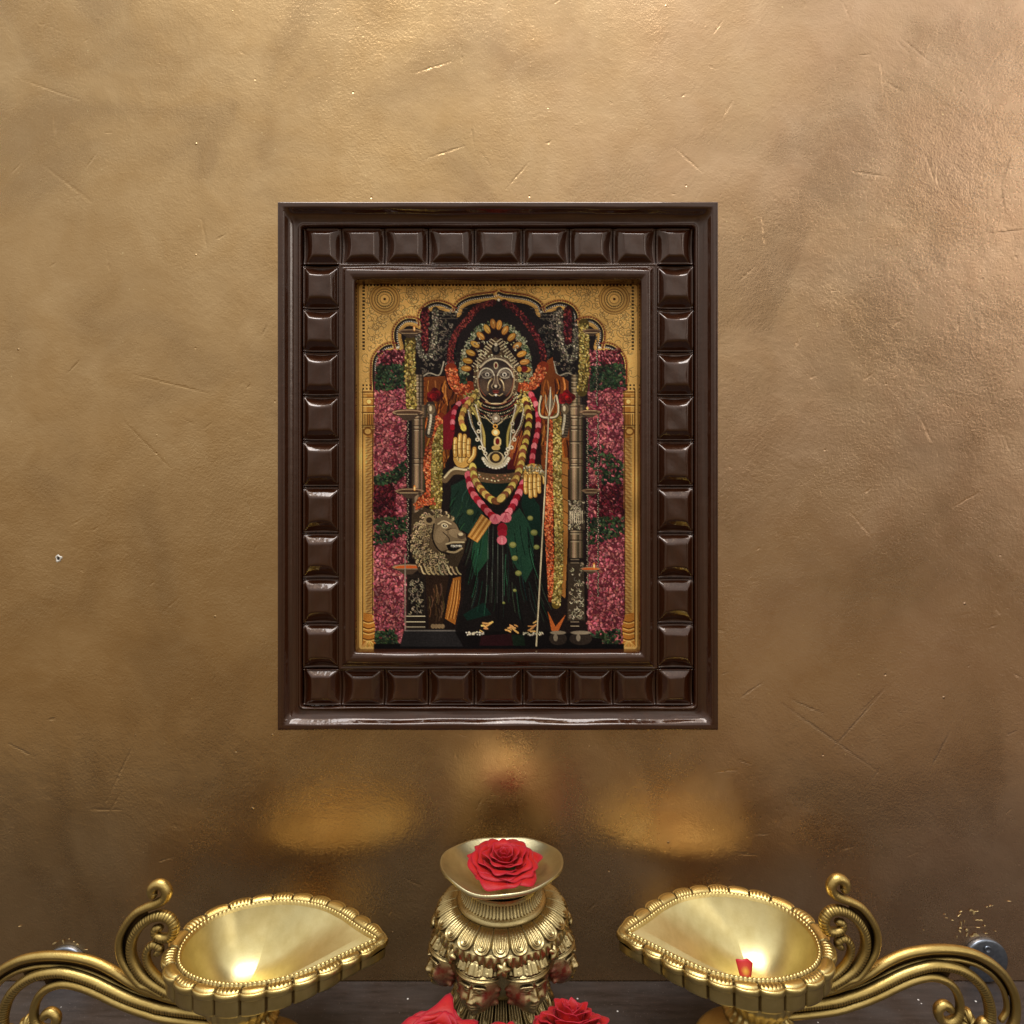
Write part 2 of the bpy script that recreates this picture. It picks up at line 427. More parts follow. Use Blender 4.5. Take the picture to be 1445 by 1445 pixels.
def sstep(a, b, x):
    t = np.clip((x - a) / (b - a), 0, 1); return t * t * (3 - 2 * t)
def smin(vals, k):
    s = 0
    for v in vals: s = s + np.exp(-v / k)
    return -k * np.log(s)
def bead(cx, cz, w, h, vertical, seed, corner=False):
    """one carved pillow of the frame; w along x, h along z"""
    r = random.Random(seed)
    nx, nz = int(w / KF * 1.7), int(h / KF * 1.7)
    j = [r.uniform(-1, 1) for _ in range(10)]
    U, Vv_ = np.meshgrid(np.linspace(-1, 1, nx), np.linspace(-1, 1, nz), indexing='ij')
    x = U * w / 2; z = Vv_ * h / 2
    a, c = (z, x) if vertical else (x, z)
    La, Lc = (h / 2, w / 2) if vertical else (w / 2, h / 2)
    cc = c / Lc
    bow = .0011 * (1 - cc * cc) if not corner else .0006 * (1 - cc * cc)
    mid = (cz - (Z0 + Z1) / 2) if vertical else (cx - (X0 + X1) / 2)
    sg = 0 if corner else max(-1, min(1, mid / .04))
    da = La - np.abs(a + .0004 * j[0] + sg * .0017 * (1 - cc * cc) - sg * .0006); dc = Lc - np.abs(c + .0003 * j[1])
    floor = -.0010 - .0022 * (1 - cc * cc)
    d1 = np.maximum(da - .0013, 0); d2 = np.maximum(dc - .0014, 0)
    h1 = floor + .0003 + d1 * (.82 + .06 * j[2]) + .0010 * (1 - cc * cc) * sstn(d1 / .004)
    h2 = .0002 + d2 * (.95 + .05 * j[3])
    top = .0046 + .0002 * j[4] + a * .012 * j[5] + c * .012 * j[6] + .00018 * np.sin(a * 260 + j[7] * 3) * np.cos(c * 240 + j[8] * 3)
    hh = smin([h1, h2, top], .00042)
    e = np.minimum(La - np.abs(a), Lc - np.abs(c))
    ea = La - np.abs(a)
    hh = hh + .0011 * np.exp(-((ea - .00055) / .00038) ** 2) * (1 - .5 * cc ** 2) + .0007 * np.exp(-(((Lc - np.abs(c)) - .0006) / .0004) ** 2)
    hh = np.where(e < .00025, hh - .0008, hh)
    V = np.stack([cx + x - OX, -(ZF - .0098 + hh), cz + z - OZ], -1).reshape(-1, 3)
    return mesh_obj('bead', V, grid_faces(nx, nz, flip=True), M_wood, frame)
def sstn(x): x = np.clip(x, 0, 1); return x * x * (3 - 2 * x)
GB = .0004
# strip edges in photo px at the frame's front
ys = [314.6, 367.4, 430, 492, 555, 620, 686, 753, 818, 883, 947.6, 1000.4]
xs = [421.6, 477, 539, 602, 668, 738, 805, 868, 930, 983.4]
for s_, (xa, xb) in enumerate(((421.6, 473.6), (931.4, 983.4))):
    for i in range(1, 10):
        yy0, yy1 = ys[i], ys[i + 1]
        bead((fx(xa) + fx(xb)) / 2, (fz(yy0) + fz(yy1)) / 2, abs(fx(xb) - fx(xa)), abs(fz(yy0) - fz(yy1)) - GB, True, i * 7 + s_)
for s_, (ya, yb) in enumerate(((314.6, 366.6), (948.4, 1000.4))):
    for i in range(9):
        a, b_ = xs[i], xs[i + 1]
        bead((fx(a) + fx(b_)) / 2, (fz(ya) + fz(yb)) / 2, abs(fx(b_) - fx(a)) - GB, abs(fz(yb) - fz(ya)), False, 100 + i * 5 + s_, corner=i in (0, 8))

# ------------------------------------------------------------------ the printed picture (vertex-painted sheet)
class Canvas:
    S = 2
    def __init__(s, x0, y0, x1, y1):
        s.x0, s.y0 = x0, y0; s.w, s.h = int((x1 - x0) * s.S), int((y1 - y0) * s.S)
        s.a = np.zeros((s.h, s.w, 3))
    def box(s, xa, ya, xb, yb):
        i0 = max(0, int((ya - s.y0) * s.S) - 1); i1 = min(s.h, int((yb - s.y0) * s.S) + 2)
        j0 = max(0, int((xa - s.x0) * s.S) - 1); j1 = min(s.w, int((xb - s.x0) * s.S) + 2)
        if i1 <= i0 or j1 <= j0: return None
        Y, X = np.mgrid[i0:i1, j0:j1]
        return (slice(i0, i1), slice(j0, j1)), X / s.S + s.x0, Y / s.S + s.y0
    def put(s, sl, m, c):
        m = np.clip(m, 0, 1)[..., None]
        s.a[sl] = s.a[sl] * (1 - m) + np.asarray(c, float) * m
    def ell(s, x, y, rx, ry, c, ang=0, al=1):
        R = max(rx, ry) + 1
        b = s.box(x - R, y - R, x + R, y + R)
        if not b: return
        sl, X, Y = b; ca, sa = math.cos(ang), math.sin(ang)
        u = ((X - x) * ca + (Y - y) * sa) / rx; v = (-(X - x) * sa + (Y - y) * ca) / ry
        d = (1 - np.sqrt(u * u + v * v)) * min(rx, ry) * s.S + .5
        s.put(sl, np.clip(d, 0, 1) * al, c)
    def poly(s, pts, c, al=1):
        pts = np.array(pts, float)
        b = s.box(pts[:, 0].min(), pts[:, 1].min(), pts[:, 0].max(), pts[:, 1].max())
        if not b: return
        sl, X, Y = b; ins = np.zeros(X.shape, bool)
        for (xa, ya), (xb, yb) in zip(pts, np.roll(pts, -1, 0)):
            if ya == yb: continue
            cond = (Y < ya) != (Y < yb)
            ins ^= cond & (X < (xb - xa) * (Y - ya) / (yb - ya) + xa)
        s.put(sl, ins * al, c)
        return sl, X, Y, ins
    def line(s, pts, w, c, al=1):
        pts = np.array(pts, float)
        for (xa, ya), (xb, yb) in zip(pts[:-1], pts[1:]):
            b = s.box(min(xa, xb) - w, min(ya, yb) - w, max(xa, xb) + w, max(ya, yb) + w)
            if not b: continue
            sl, X, Y = b; dx, dy = xb - xa, yb - ya; L = dx * dx + dy * dy + 1e-9
            t = np.clip(((X - xa) * dx + (Y - ya) * dy) / L, 0, 1)
            d = np.hypot(X - xa - t * dx, Y - ya - t * dy)
            s.put(sl, np.clip((w / 2 - d) * s.S + .5, 0, 1) * al, c)
    def curve(s, pts, w, c, al=1, n=8):
        s.line(cr2(pts, n), w, c, al)
def cr2(pts, n=8):
    P_ = [np.array(p, float) for p in pts]; P_ = [2 * P_[0] - P_[1]] + P_ + [2 * P_[-1] - P_[-2]]
    o = []
    for i in range(1, len(P_) - 2):
        p0, p1, p2, p3 = P_[i - 1:i + 3]
        for k in range(n):
            t = k / n; o.append(.5 * (2 * p1 + (p2 - p0) * t + (2 * p0 - 5 * p1 + 4 * p2 - p3) * t * t + (3 * p1 - p0 - 3 * p2 + p3) * t ** 3))
    o.append(P_[-2]); return np.array(o)
def walk(pts, step):
    p = cr2(pts, 10); s = np.concatenate([[0], np.cumsum(np.hypot(*np.diff(p, axis=0).T))])
    t = np.arange(0, s[-1], step)
    x = np.interp(t, s, p[:, 0]); y = np.interp(t, s, p[:, 1])
    dx = np.gradient(x) if len(x) > 1 else np.array([1.]); dy = np.gradient(y) if len(x) > 1 else np.array([0.])
    return list(zip(x, y, np.arctan2(dy, dx)))
cv = Canvas(500, 390, 906, 920)
sc = 3.524
A = lambda x, y: (500 + x / sc, 390 + y / sc)
B = lambda x, y: (500 + x / sc, 640 + y / sc)
AL = lambda L: [A(*p) for p in L]
BL = lambda L: [B(*p) for p in L]
R_ = random.Random(3)
def vary(c, v=.18):
    k = 1 + R_.uniform(-v, v); return [max(0, min(255, q * k + R_.uniform(-8, 8))) for q in c]
def dabs(pts_poly, n, cols, r=(1.0, 2.0), v=.25, shade=True):
    """flower texture: small petals with a dark side scattered in a polygon"""
    pts = np.array(pts_poly); x0, y0 = pts.min(0); x1, y1 = pts.max(0); k = 0; tries = 0
    while k < n and tries < n * 6:
        tries += 1
        x, y = R_.uniform(x0, x1), R_.uniform(y0, y1)
        ins = False
        for (xa, ya), (xb, yb) in zip(pts, np.roll(pts, -1, 0)):
            if (y < ya) != (y < yb) and x < (xb - xa) * (y - ya) / (yb - ya) + xa: ins = not ins
        if not ins: continue
        k += 1; rr = R_.uniform(*r); a = R_.uniform(0, 3.14); c = vary(R_.choice(cols), v)
        if shade: cv.ell(x + .5, y + .7, rr, rr * .6, [q * .45 for q in c], a, .8)
        cv.ell(x, y, rr, rr * .55, c, a, .95)
def garland(pts, w, cols, n_per=1.2, r=(1, 2), v=.25, base=None):
    if base: cv.curve(pts, w, base)
    for (x, y, a) in walk(pts, 1.0):
        for _ in range(int(n_per) + (R_.random() < n_per % 1)):
            o = R_.uniform(-.5, .5) * w * .95
            c = vary(R_.choice(cols), v); rr = R_.uniform(*r)
            px, py = x - math.sin(a) * o, y + math.cos(a) * o; an = R_.uniform(0, 3.14)
            cv.ell(px + .4, py + .6, rr, rr * .65, [q * .4 for q in c], an, .8)
            cv.ell(px, py, rr, rr * .6, c, an)
def carve(poly, n, dark, lite, r=(1.5, 5)):
    """silver repousse: dark ground with small curling highlights"""
    cv.poly(poly, dark); pts = np.array(poly); x0, y0 = pts.min(0) + 2; x1, y1 = pts.max(0) - 2
    for _ in range(n):
        x, y = R_.uniform(x0, x1), R_.uniform(y0, y1); q = R_.uniform(*r); a = R_.uniform(0, 6.28); s = R_.choice((-1, 1))
        L = [(x + q * k / 7 * math.cos(a + s * k * .6), y + q * k / 7 * math.sin(a + s * k * .6)) for k in range(1, 8)]
        cv.line([(p[0] + .5, p[1] + .6) for p in L], .9, [z * .3 for z in lite], .8)
        cv.line(L, .7, vary(lite, .35), .85)
BLK = (38, 27, 26)
GOLD = (236, 186, 100); GDK = (120, 80, 34)
PINK = [(188, 92, 104), (166, 72, 86), (206, 116, 124), (132, 54, 68), (180, 98, 100)]
GRN = [(44, 62, 42), (56, 80, 52), (32, 46, 34), (74, 92, 62)]
MAR = [(96, 26, 40), (120, 36, 50), (70, 18, 30)]
YEL = [(182, 158, 80), (164, 140, 66), (204, 184, 108), (138, 116, 52)]
ORG = [(232, 116, 66), (214, 96, 50), (244, 140, 88), (196, 80, 40)]
RED = [(128, 48, 46), (104, 34, 36), (150, 64, 56)]
GRY = [(150, 140, 120), (120, 110, 96), (176, 168, 146), (96, 88, 76)]
SIL = (196, 186, 162)
def W(ax, ay, bx, by): return [(ax, ay), (bx, ay), (bx, by), (ax, by)]
# ground
cv.poly(W(500, 390, 906, 920), GOLD)
cv.a += RNG.normal(0, 5, cv.a.shape[:2])[..., None]
# scrollwork in the gold spandrels
for _ in range(1150):
    x, y = R_.uniform(60, 1380), R_.uniform(56, 530)
    if 420 < x < 1010 and y > 120: continue
    q = R_.uniform(14, 40); a = R_.uniform(0, 6.28); s = R_.choice((-1, 1)); x0_, y0_ = A(x, y)
    L = [(x0_ + q / sc * k / 10 * math.cos(a + s * k * .5), y0_ + q / sc * k / 10 * math.sin(a + s * k * .5)) for k in range(1, 11)]
    cv.line([(p[0] + .5, p[1] + .5) for p in L], .8, (255, 220, 140), .7)
    cv.line(L, .75, GDK, .75)
for x in (150, 1292):
    c_ = A(x, 112)
    for r_, col in ((22, (150, 104, 50)), (21, (206, 160, 82)), (19, (150, 104, 50)), (17.5, (206, 160, 82)), (14.5, (120, 80, 36)), (13.2, (214, 170, 92))): cv.ell(c_[0], c_[1], r_, r_, col)
    for k in range(26):
        cv.ell(c_[0] + 10.6 * math.cos(k * .2417), c_[1] + 10.6 * math.sin(k * .2417), 1, 1, (50, 30, 16))
    cv.ell(c_[0], c_[1], 7, 7, (150, 104, 50)); cv.ell(c_[0], c_[1], 6, 6, GOLD); cv.ell(c_[0], c_[1], 2, 2, (80, 40, 20))
# arch opening
half = [(100, 560), (98, 480), (104, 410), (140, 362), (180, 346), (217, 350), (206, 300), (214, 255), (250, 222), (295, 220), (336, 238),
        (334, 190), (362, 152), (410, 136), (460, 148), (506, 176), (520, 140), (570, 112), (640, 100), (690, 94), (717, 84)]
mir = [(1434 - x, y) for x, y in reversed(half[:-1])]
arch = AL(half + mir)
segs = [half[0:6], half[5:11], half[10:16], half[15:21]]
segs = segs + [[(1434 - x, y) for x, y in s] for s in segs]
cv.poly(arch + [A(1334, 1100), A(1334, 1900), B(1334, 952), B(100, 952), A(100, 1100)], BLK)
cent = A(717, 560)
for s in segs:
    pts = cr2(AL(s), 6)
    out = [(x + (x - cent[0]) * .0 , y) for x, y in pts]
    cv.line(pts, 15, (206, 156, 78)); cv.line(pts, 12.6, (120, 70, 34)); cv.line(pts, 12.0, (216, 168, 88)); cv.line(pts, 6.4, (232, 190, 108)); cv.line(pts, 5.2, BLK)
for s in segs:
    L = walk(AL(s), 3.0)
    for (x, y, a) in L:
        nx, ny = -math.sin(a), math.cos(a)
        if (x + nx - cent[0]) ** 2 + (y + ny - cent[1]) ** 2 < (x - cent[0]) ** 2 + (y - cent[1]) ** 2: nx, ny = -nx, -ny
        cv.ell(x + nx * 4.7, y + ny * 4.7, 1.55, 1.25, (110, 26, 22), a); cv.ell(x + nx * 4.7, y + ny * 4.7, .5, .4, (220, 150, 90), a)
        cv.ell(x - nx * 1.6, y - ny * 1.6, .8, .8, (224, 216, 196))
    for (x, y, a) in walk(AL(s), 1.5): cv.ell(x - math.copysign(0, 1), y, .35, .35, (150, 142, 130), 0, .6)
for q in ((217, 352), (336, 240), (506, 178), (717, 116), (928, 178), (1098, 240), (1217, 352)): cv.ell(*A(*q), 1.8, 1.8, (236, 228, 206))
# dotted border
for k in range(80):
    x = 48 + k * 17
    if x < 1390: cv.poly([A(x - 5, 36), A(x + 5, 36), A(x + 5, 48), A(x - 5, 48)], (36, 24, 16))
for k in range(19):
    for x in (46, 1384):
        y = 50 + k * 17; cv.poly([A(x - 6, y), A(x + 6, y), A(x + 6, y + 10), A(x - 6, y + 10)], (44, 30, 20))
for s_ in (0, 1):
    for r_ in range(2):
        for k in range(5):
            x = 44 + k * 17; x = 1434 - x if s_ else x; y = 536 + r_ * 18
            cv.poly([A(x - 4, y), A(x + 4, y), A(x + 4, y + 9), A(x - 4, y + 9)], (44, 30, 20))
# flower curtains
for lx, rx in ((96, 258), (1160, 1348)):
    top = A(0, 380)[1]
    P0 = [A(lx, 560), A(lx + 12, 420), A(lx + 60 if lx < 500 else lx, 365), A(rx if lx < 500 else rx - 60, 365), A(rx - 10, 430), A(rx, 560), B(rx, 950), B(lx, 950)]
    cv.poly(P0, (110, 40, 56)); dabs(P0, 2900, PINK, (1.2, 3.0))
    for y0, y1, cols, n in ((430, 548, GRN, 420),): dabs(AL([(lx + 14, y0), (rx - 12, y0 - 10), (rx, y1), (lx + 10, y1 + 20)]), n, GRN, (1.5, 3))
    dabs(AL([(lx + 20, 370), (rx - 20, 360), (rx - 12, 430), (lx + 14, 440)]), 150, MAR + PINK[1:3], (1.2, 2.6))
    if lx < 500: dabs(BL([(90, 110), (180, 90), (260, 20), (260, 90), (200, 150), (90, 170)]), 220, GRN, (1.5, 3))
    else: dabs(BL([(1160, -40), (1215, -60), (1345, 60), (1345, 160), (1230, 150), (1150, 30)]), 220, GRN, (1.5, 3))
    dabs(BL([(lx, 160), (rx - 60 if lx < 500 else rx, 150), (rx - 50 if lx < 500 else rx, 330), (lx + (0 if lx < 500 else 60), 330)]), 330, MAR, (1.3, 3))
    dabs(BL([(lx, 320), (rx, 310), (rx, 390), (lx + 60, 440), (lx, 450)]), 260, GRN, (1.5, 3))
    dabs(BL([(lx, 885), (rx - 60 if lx < 500 else rx, 870), (rx - 40, 950), (lx, 950)]), 170, GRN, (1.5, 3))
# gold side columns
for s_ in (0, 1):
    f = (lambda x: 1434 - x) if s_ else (lambda x: x)
    cv.poly([A(f(38), 570), A(f(98), 570), A(f(94), 960), B(f(90), 960), B(f(38), 960)], (190, 128, 50))
    cv.poly([A(f(44), 590), A(f(60), 590), A(f(60), 960), B(f(60), 960), B(f(44), 960)], (226, 172, 84))
    for y in (575, 600, 640, 676, 740, 748): cv.line([A(f(38), y), A(f(100), y)], 1.3, (96, 56, 20)); cv.line([A(f(38), y + 6), A(f(100), y + 6)], 1, (240, 196, 110))
    for k in range(4): cv.line([A(f(52 + k * 11), 685), A(f(52 + k * 11), 738)], 1, (110, 68, 26))
    cv.ell(*A(f(72), 622), 3, 3, (250, 214, 120)); cv.ell(*A(f(66), 770), 7, 6, (150, 96, 36)); cv.ell(*A(f(66), 770), 4.4, 3.6, (232, 180, 90))
    for k in range(130):
        y = 800 + k * 8
        a_ = A(f(56), y); b_ = A(f(88), y + 5)
        if a_[1] < 866: cv.line([a_, b_], .8, (84, 50, 20)); cv.line([(a_[0], a_[1] + 1), (b_[0], b_[1] + 1)], .6, (248, 214, 140), .7)
    cv.line([A(f(94), 560), A(f(90), 952), B(f(90), 800)], 1.2, (60, 26, 20))
    cv.line([A(f(40), 560), B(f(40), 940)], 1.2, (90, 52, 20))
    cv.poly(BL([(f(45), 790), (f(85), 800), (f(104), 860), (f(96), 930), (f(115), 960), (f(35), 960), (f(44), 900)]), (196, 124, 44))
    for k in range(9): cv.line([B(f(70), 925), B(f(34 + k * 10), 962)], .9, vary((240, 190, 100)))
    for y in (830, 862, 884, 918): cv.curve(BL([(f(42), y), (f(70), y + 8), (f(100), y)]), 1.4, (110, 62, 20)); cv.curve(BL([(f(44), y + 8), (f(70), y + 15), (f(98), y + 8)]), 1, (244, 196, 104))
# silver shrine behind
for s_ in (0, 1):
    f = (lambda x: 1434 - x) if s_ else (lambda x: x)
    carve(AL([(f(345), 170), (f(510), 180), (f(500), 420), (f(410), 495), (f(330), 480), (f(330), 300)]), 150, (32, 24, 24), (140, 128, 112))
    for y in (160, 176, 192, 208): cv.line(AL([(f(420), y), (f(560 - (y - 160)), y)]), .8, (120, 110, 98), .8)
    cv.curve(AL([(f(335), 500), (f(372), 480), (f(420), 490), (f(440), 440), (f(450), 380)]), 1.6, (170, 160, 140))
    carve(AL([(f(470), 260), (f(520), 300), (f(500), 420), (f(440), 420)]), 40, (20, 15, 17), (90, 82, 74))
# saffron drapes
for s_, P0 in ((0, [(345, 500), (450, 495), (470, 560), (590, 600), (520, 760), (440, 960), (345, 960)]), (1, [(940, 430), (985, 400), (1000, 480), (1065, 520), (1072, 960), (930, 960), (920, 640)])):
    cv.poly(AL(P0), (132, 66, 22))
    xs_ = [p[0] for p in P0]
    for _ in range(70):
        x = R_.uniform(min(xs_) + 12, max(xs_) - 14); y = R_.uniform(500, 880)
        cv.curve(AL([(x, y), (x + R_.uniform(-14, 10), y + 50), (x + R_.uniform(-30, 20), y + 100)]), R_.uniform(.8, 2.4), vary(R_.choice(((196, 110, 36), (90, 36, 14), (170, 86, 28), (214, 134, 56), (60, 24, 12))), .2), .7)
cv.poly(BL([(1030, 20), (1062, 20), (1062, 400), (1048, 720), (1024, 700), (1030, 300)]), (170, 112, 50))
for k in range(6): cv.line(BL([(1030, 40 + k * 60), (1062, 50 + k * 62)]), 1.2, (90, 52, 22)); 
# silver pillars
for s_ in (0, 1):
    x0_, x1_ = (284, 352) if not s_ else (1066, 1140)
    for (y0, y1, inset) in ((490, 640, 12), (640, 700, -6), (700, 1400, 4)):
        for k in range(24):
            u = k / 23; xx = x0_ + inset + (x1_ - x0_ - 2 * inset) * u
            l = .42 + .80 * math.exp(-((u - .35) / .20) ** 2) + .45 * math.exp(-((u - .8) / .10) ** 2)
            cv.line(AL([(xx, y0), (xx, y1)]), 1.3, vary([min(235, q * l) for q in (150, 126, 98)], .08))
    for y in (500, 520, 548, 575, 600, 628, 648, 690, 706, 742, 760, 905, 930): cv.line(AL([(x0_ + 4, y), (x1_ - 4, y)]), 1.2, (54, 40, 32), .8); cv.line(AL([(x0_ + 14, y + 6), (x1_ - 34, y + 6)]), .9, (214, 196, 162), .7)
for (y0, y1) in ((230, 380), (540, 830)): 
    carve(BL([(1062, y0), (1140, y0), (1146, y1), (1060, y1)]), 60, (70, 58, 46), (196, 182, 152))
for y in (-60, 60, 380, 392, 430, 520, 535, 830, 850): cv.line(BL([(1066, y), (1140, y)]), 1.3, (44, 34, 28), .85); cv.line(BL([(1076, y + 7), (1116, y + 7)]), 1, (206, 188, 154), .7)
for k in range(7): cv.line(BL([(1072 + k * 10, 285), (1074 + k * 10, 345)]), .9, (214, 200, 170))
# silver arms behind
for s_, x in ((0, 378), (1, 1043)):
    cv.curve(AL([(x, 640), (x + 8, 700), (x - 4, 780)]), 13, (66, 54, 44)); cv.curve(AL([(x - 6, 640), (x + 2, 700), (x - 10, 780)]), 3, (206, 196, 170))
    for y in range(640, 800, 14): cv.line(AL([(x - 16, y), (x + 20, y + 5)]), .9, (150, 134, 108), .6)
    cv.ell(*A(x + 4, 660), 5.5, 7, (116, 98, 74)); cv.ell(*A(x, 656), 2, 4, (220, 204, 168))
# hanging chains with little oil lamps
for x, ya, yb in ((262, 320, 660), (266, 690, 1560), (1206, 300, 650), (1160, 690, 1560), (1212, 690, 1600)):
    k = ya
    while k < yb:
        c = A(x + 3 * math.sin(k * .2), k); cv.ell(*c, 1.1, 1.5, (30, 24, 22)); cv.ell(c[0] - .2, c[1] - .3, .6, .8, (186, 176, 150)); k += 10
# garlands on the shrine
garland(AL([(352, 170), (348, 280), (352, 370)]), 11, RED + MAR, 2, (1, 2), base=(60, 16, 20))
garland(AL([(402, 165), (400, 290), (380, 385), (345, 400), (320, 350), (312, 290)]), 9, GRY, 2, (.8, 1.7), base=(60, 54, 46))
garland(AL([(1062, 165), (1060, 250), (1062, 320)]), 11, RED + MAR, 2, (1, 2), base=(60, 16, 20))
garland(AL([(1018, 165), (1022, 300), (1050, 400), (1092, 400), (1104, 260)]), 9, GRY, 2, (.8, 1.7), base=(60, 54, 46))
garland(AL([(278, 320), (276, 450), (280, 560), (284, 655)]), 15, YEL, 2.6, (1, 2.1), base=(90, 74, 26))
garland(AL([(1140, 235), (1142, 380), (1140, 480), (1132, 570)]), 15, YEL, 2.6, (1, 2.1), base=(90, 74, 26))
garland(AL([(690, 128), (620, 150), (560, 215), (510, 275), (484, 340), (476, 400), (484, 470)]), 9, RED, 2, (.9, 1.8), base=(70, 18, 20))
garland(AL([(745, 128), (800, 165), (860, 230), (905, 300), (935, 370), (940, 450)]), 9, RED + MAR, 1.6, (.9, 1.8), base=(56, 16, 18))
garland(AL([(480, 460), (495, 520), (530, 562), (572, 550)]), 17, ORG, 3.5, (1, 2), base=(140, 50, 20))
garland(AL([(938, 450), (915, 500), (880, 535), (828, 548)]), 16, ORG, 3.5, (1, 2), base=(140, 50, 20))
# long garlands beside the figure
garland(AL([(430, 700), (408, 800), (372, 880), (366, 960)]) + BL([(370, 100), (378, 190), (330, 240)]), 13, ORG, 3, (1, 2), base=(130, 50, 18))
garland(AL([(440, 760), (414, 850), (410, 960)]) + BL([(408, 60), (408, 180), (404, 270)]), 16, YEL, 3, (1, 2.2), base=(110, 90, 30))
garland(BL([(300, 262), (340, 245), (400, 235)]), 10, ORG, 3, (1, 2))
garland(AL([(985, 700), (975, 820), (970, 960)]) + BL([(970, 200), (966, 400), (972, 600), (972, 715)]), 13, ORG, 3, (1, 2), base=(130, 50, 18))
garland(AL([(1006, 700), (1010, 850), (1008, 960)]) + BL([(1012, 200), (1016, 400), (1014, 600), (1002, 750)]), 12, YEL, 3, (1, 2.1), base=(110, 90, 30))
# body
cv.poly(AL([(480, 640), (560, 600), (850, 600), (930, 640), (925, 960), (470, 960)]), (44, 18, 20))
cv.poly(AL([(560, 700), (640, 640), (780, 640), (800, 760), (760, 952), (600, 952)]), (26, 34, 26))
cv.poly(AL([(440, 700), (490, 650), (500, 760), (480, 860), (440, 860)]), (124, 20, 34)); cv.poly(AL([(760, 860), (830, 740), (850, 960), (760, 960)]), (96, 24, 26))
for _ in range(24):
    x = R_.uniform(780, 840); y = R_.uniform(740, 900); cv.curve(AL([(x, y), (x - 12, y + 40), (x - 22, y + 80)]), 1.2, vary((176, 96, 40)), .8)
# flower halo, banana-blossom petals, crown
for k in range(0, 101):
    a = math.radians(188 - k * 2.0 * .98) if True else 0
    rx_, ry_ = 158, 225
    x = 703 + rx_ * math.cos(a); y = 470 - ry_ * math.sin(a) if math.sin(a) > 0 else 470 - 60 * math.sin(a)
    for _ in range(11):
        c = A(x + R_.uniform(-24, 24), y + R_.uniform(-22, 22)); cv.ell(*c, R_.uniform(.8, 2.2), R_.uniform(.6, 1.2), vary(R_.choice([(104, 116, 84), (150, 150, 116), (60, 80, 52), (176, 176, 146)])), R_.uniform(0, 3.1))
cv.poly(AL([(548, 470), (560, 380), (610, 290), (700, 225), (790, 290), (845, 380), (856, 470), (800, 500), (600, 500)]), (40, 18, 18))
for s_ in (-1, 1):
    for (x, y, an) in ((690, 236, -1.75), (660, 262, -2.1), (628, 296, -2.35), (600, 338, -2.6), (578, 380, -2.75), (563, 420, -2.95), (556, 458, -3.1)):
        if s_ > 0: x = 1410 - x; an = math.pi - an; y += 6
        c = A(x, y)
        cv.ell(*c, 7.6, 4.6, (100, 56, 18), an); cv.ell(c[0] - .3, c[1] - .4, 6.8, 3.7, vary((206, 146, 58), .12), an); cv.ell(c[0] - 1 * math.cos(an), c[1] - 1, 4, 1.0, (236, 190, 104), an, .8)
        cv.line([c, (c[0] - 6 * math.cos(an), c[1] - 6 * math.sin(an))], .7, (150, 96, 34))
carve(AL([(590, 470), (640, 360), (700, 300), (765, 360), (815, 470), (780, 430), (703, 400), (626, 430)]), 90, (86, 66, 44), (226, 206, 160), (1, 3))
cv.line(AL([(590, 455), (692, 305)]), 1.2, (70, 24, 20)); cv.line(AL([(815, 455), (712, 305)]), 1.2, (70, 24, 20))
for k in range(12):
    for s_ in (-1, 1):
        x = 703 + s_ * (14 + k * 8.6); y = 318 + k * 12; cv.line(AL([(x - 10, y + 8 * s_), (x + 12, y - 8 * s_)]), 1.1, (226, 210, 170), .85)
cv.ell(*A(703, 362), 6, 8, (30, 22, 22)); cv.ell(*A(703, 360), 3, 4, (96, 88, 76)); cv.ell(*A(703, 338), 2.4, 2.4, (200, 188, 160))
# face
for s_ in (-1, 1):
    cv.poly(AL([(703 + s_ * 84, 470), (703 + s_ * 108, 440), (703 + s_ * 112, 540), (703 + s_ * 96, 620), (703 + s_ * 76, 600)]), (92, 70, 48))
    for _ in range(34): cv.ell(*A(703 + s_ * R_.uniform(84, 112), R_.uniform(430, 625)), .9, .7, vary((206, 190, 150)))
cv.ell(*A(703, 512), 25.5, 29.5, (120, 64, 44)); cv.ell(*A(703, 510), 24, 28.5, (62, 50, 46))
for k in range(10):
    q = 1 - k / 10
    cv.ell(*A(703, 470), 16 * q, 9 * q, (112, 98, 88), 0, .10)
    for s_ in (-1, 1): cv.ell(*A(703 + s_ * 58, 545), 7.5 * q, 13 * q, (150, 122, 98), s_ * .25, .11)
    cv.ell(*A(703, 592), 9 * q, 5 * q, (140, 116, 92), 0, .10); cv.ell(*A(703, 520), 4.5 * q, 15 * q, (150, 130, 112), 0, .09)
cv.ell(*A(703, 622), 15, 6, (206, 164, 110)); cv.ell(*A(703, 606), 16, 7, (44, 30, 26)); cv.ell(*A(703, 634), 9, 1.6, (240, 210, 160))
cv.ell(*A(703, 532), 9, 15, (70, 52, 44), 0, .7)
cv.curve(AL([(624, 452), (660, 420), (703, 408), (748, 420), (784, 452)]), 2.2, (196, 180, 150)); cv.curve(AL([(628, 440), (662, 408), (703, 396), (746, 408), (780, 440)]), 1.4, (120, 104, 86))
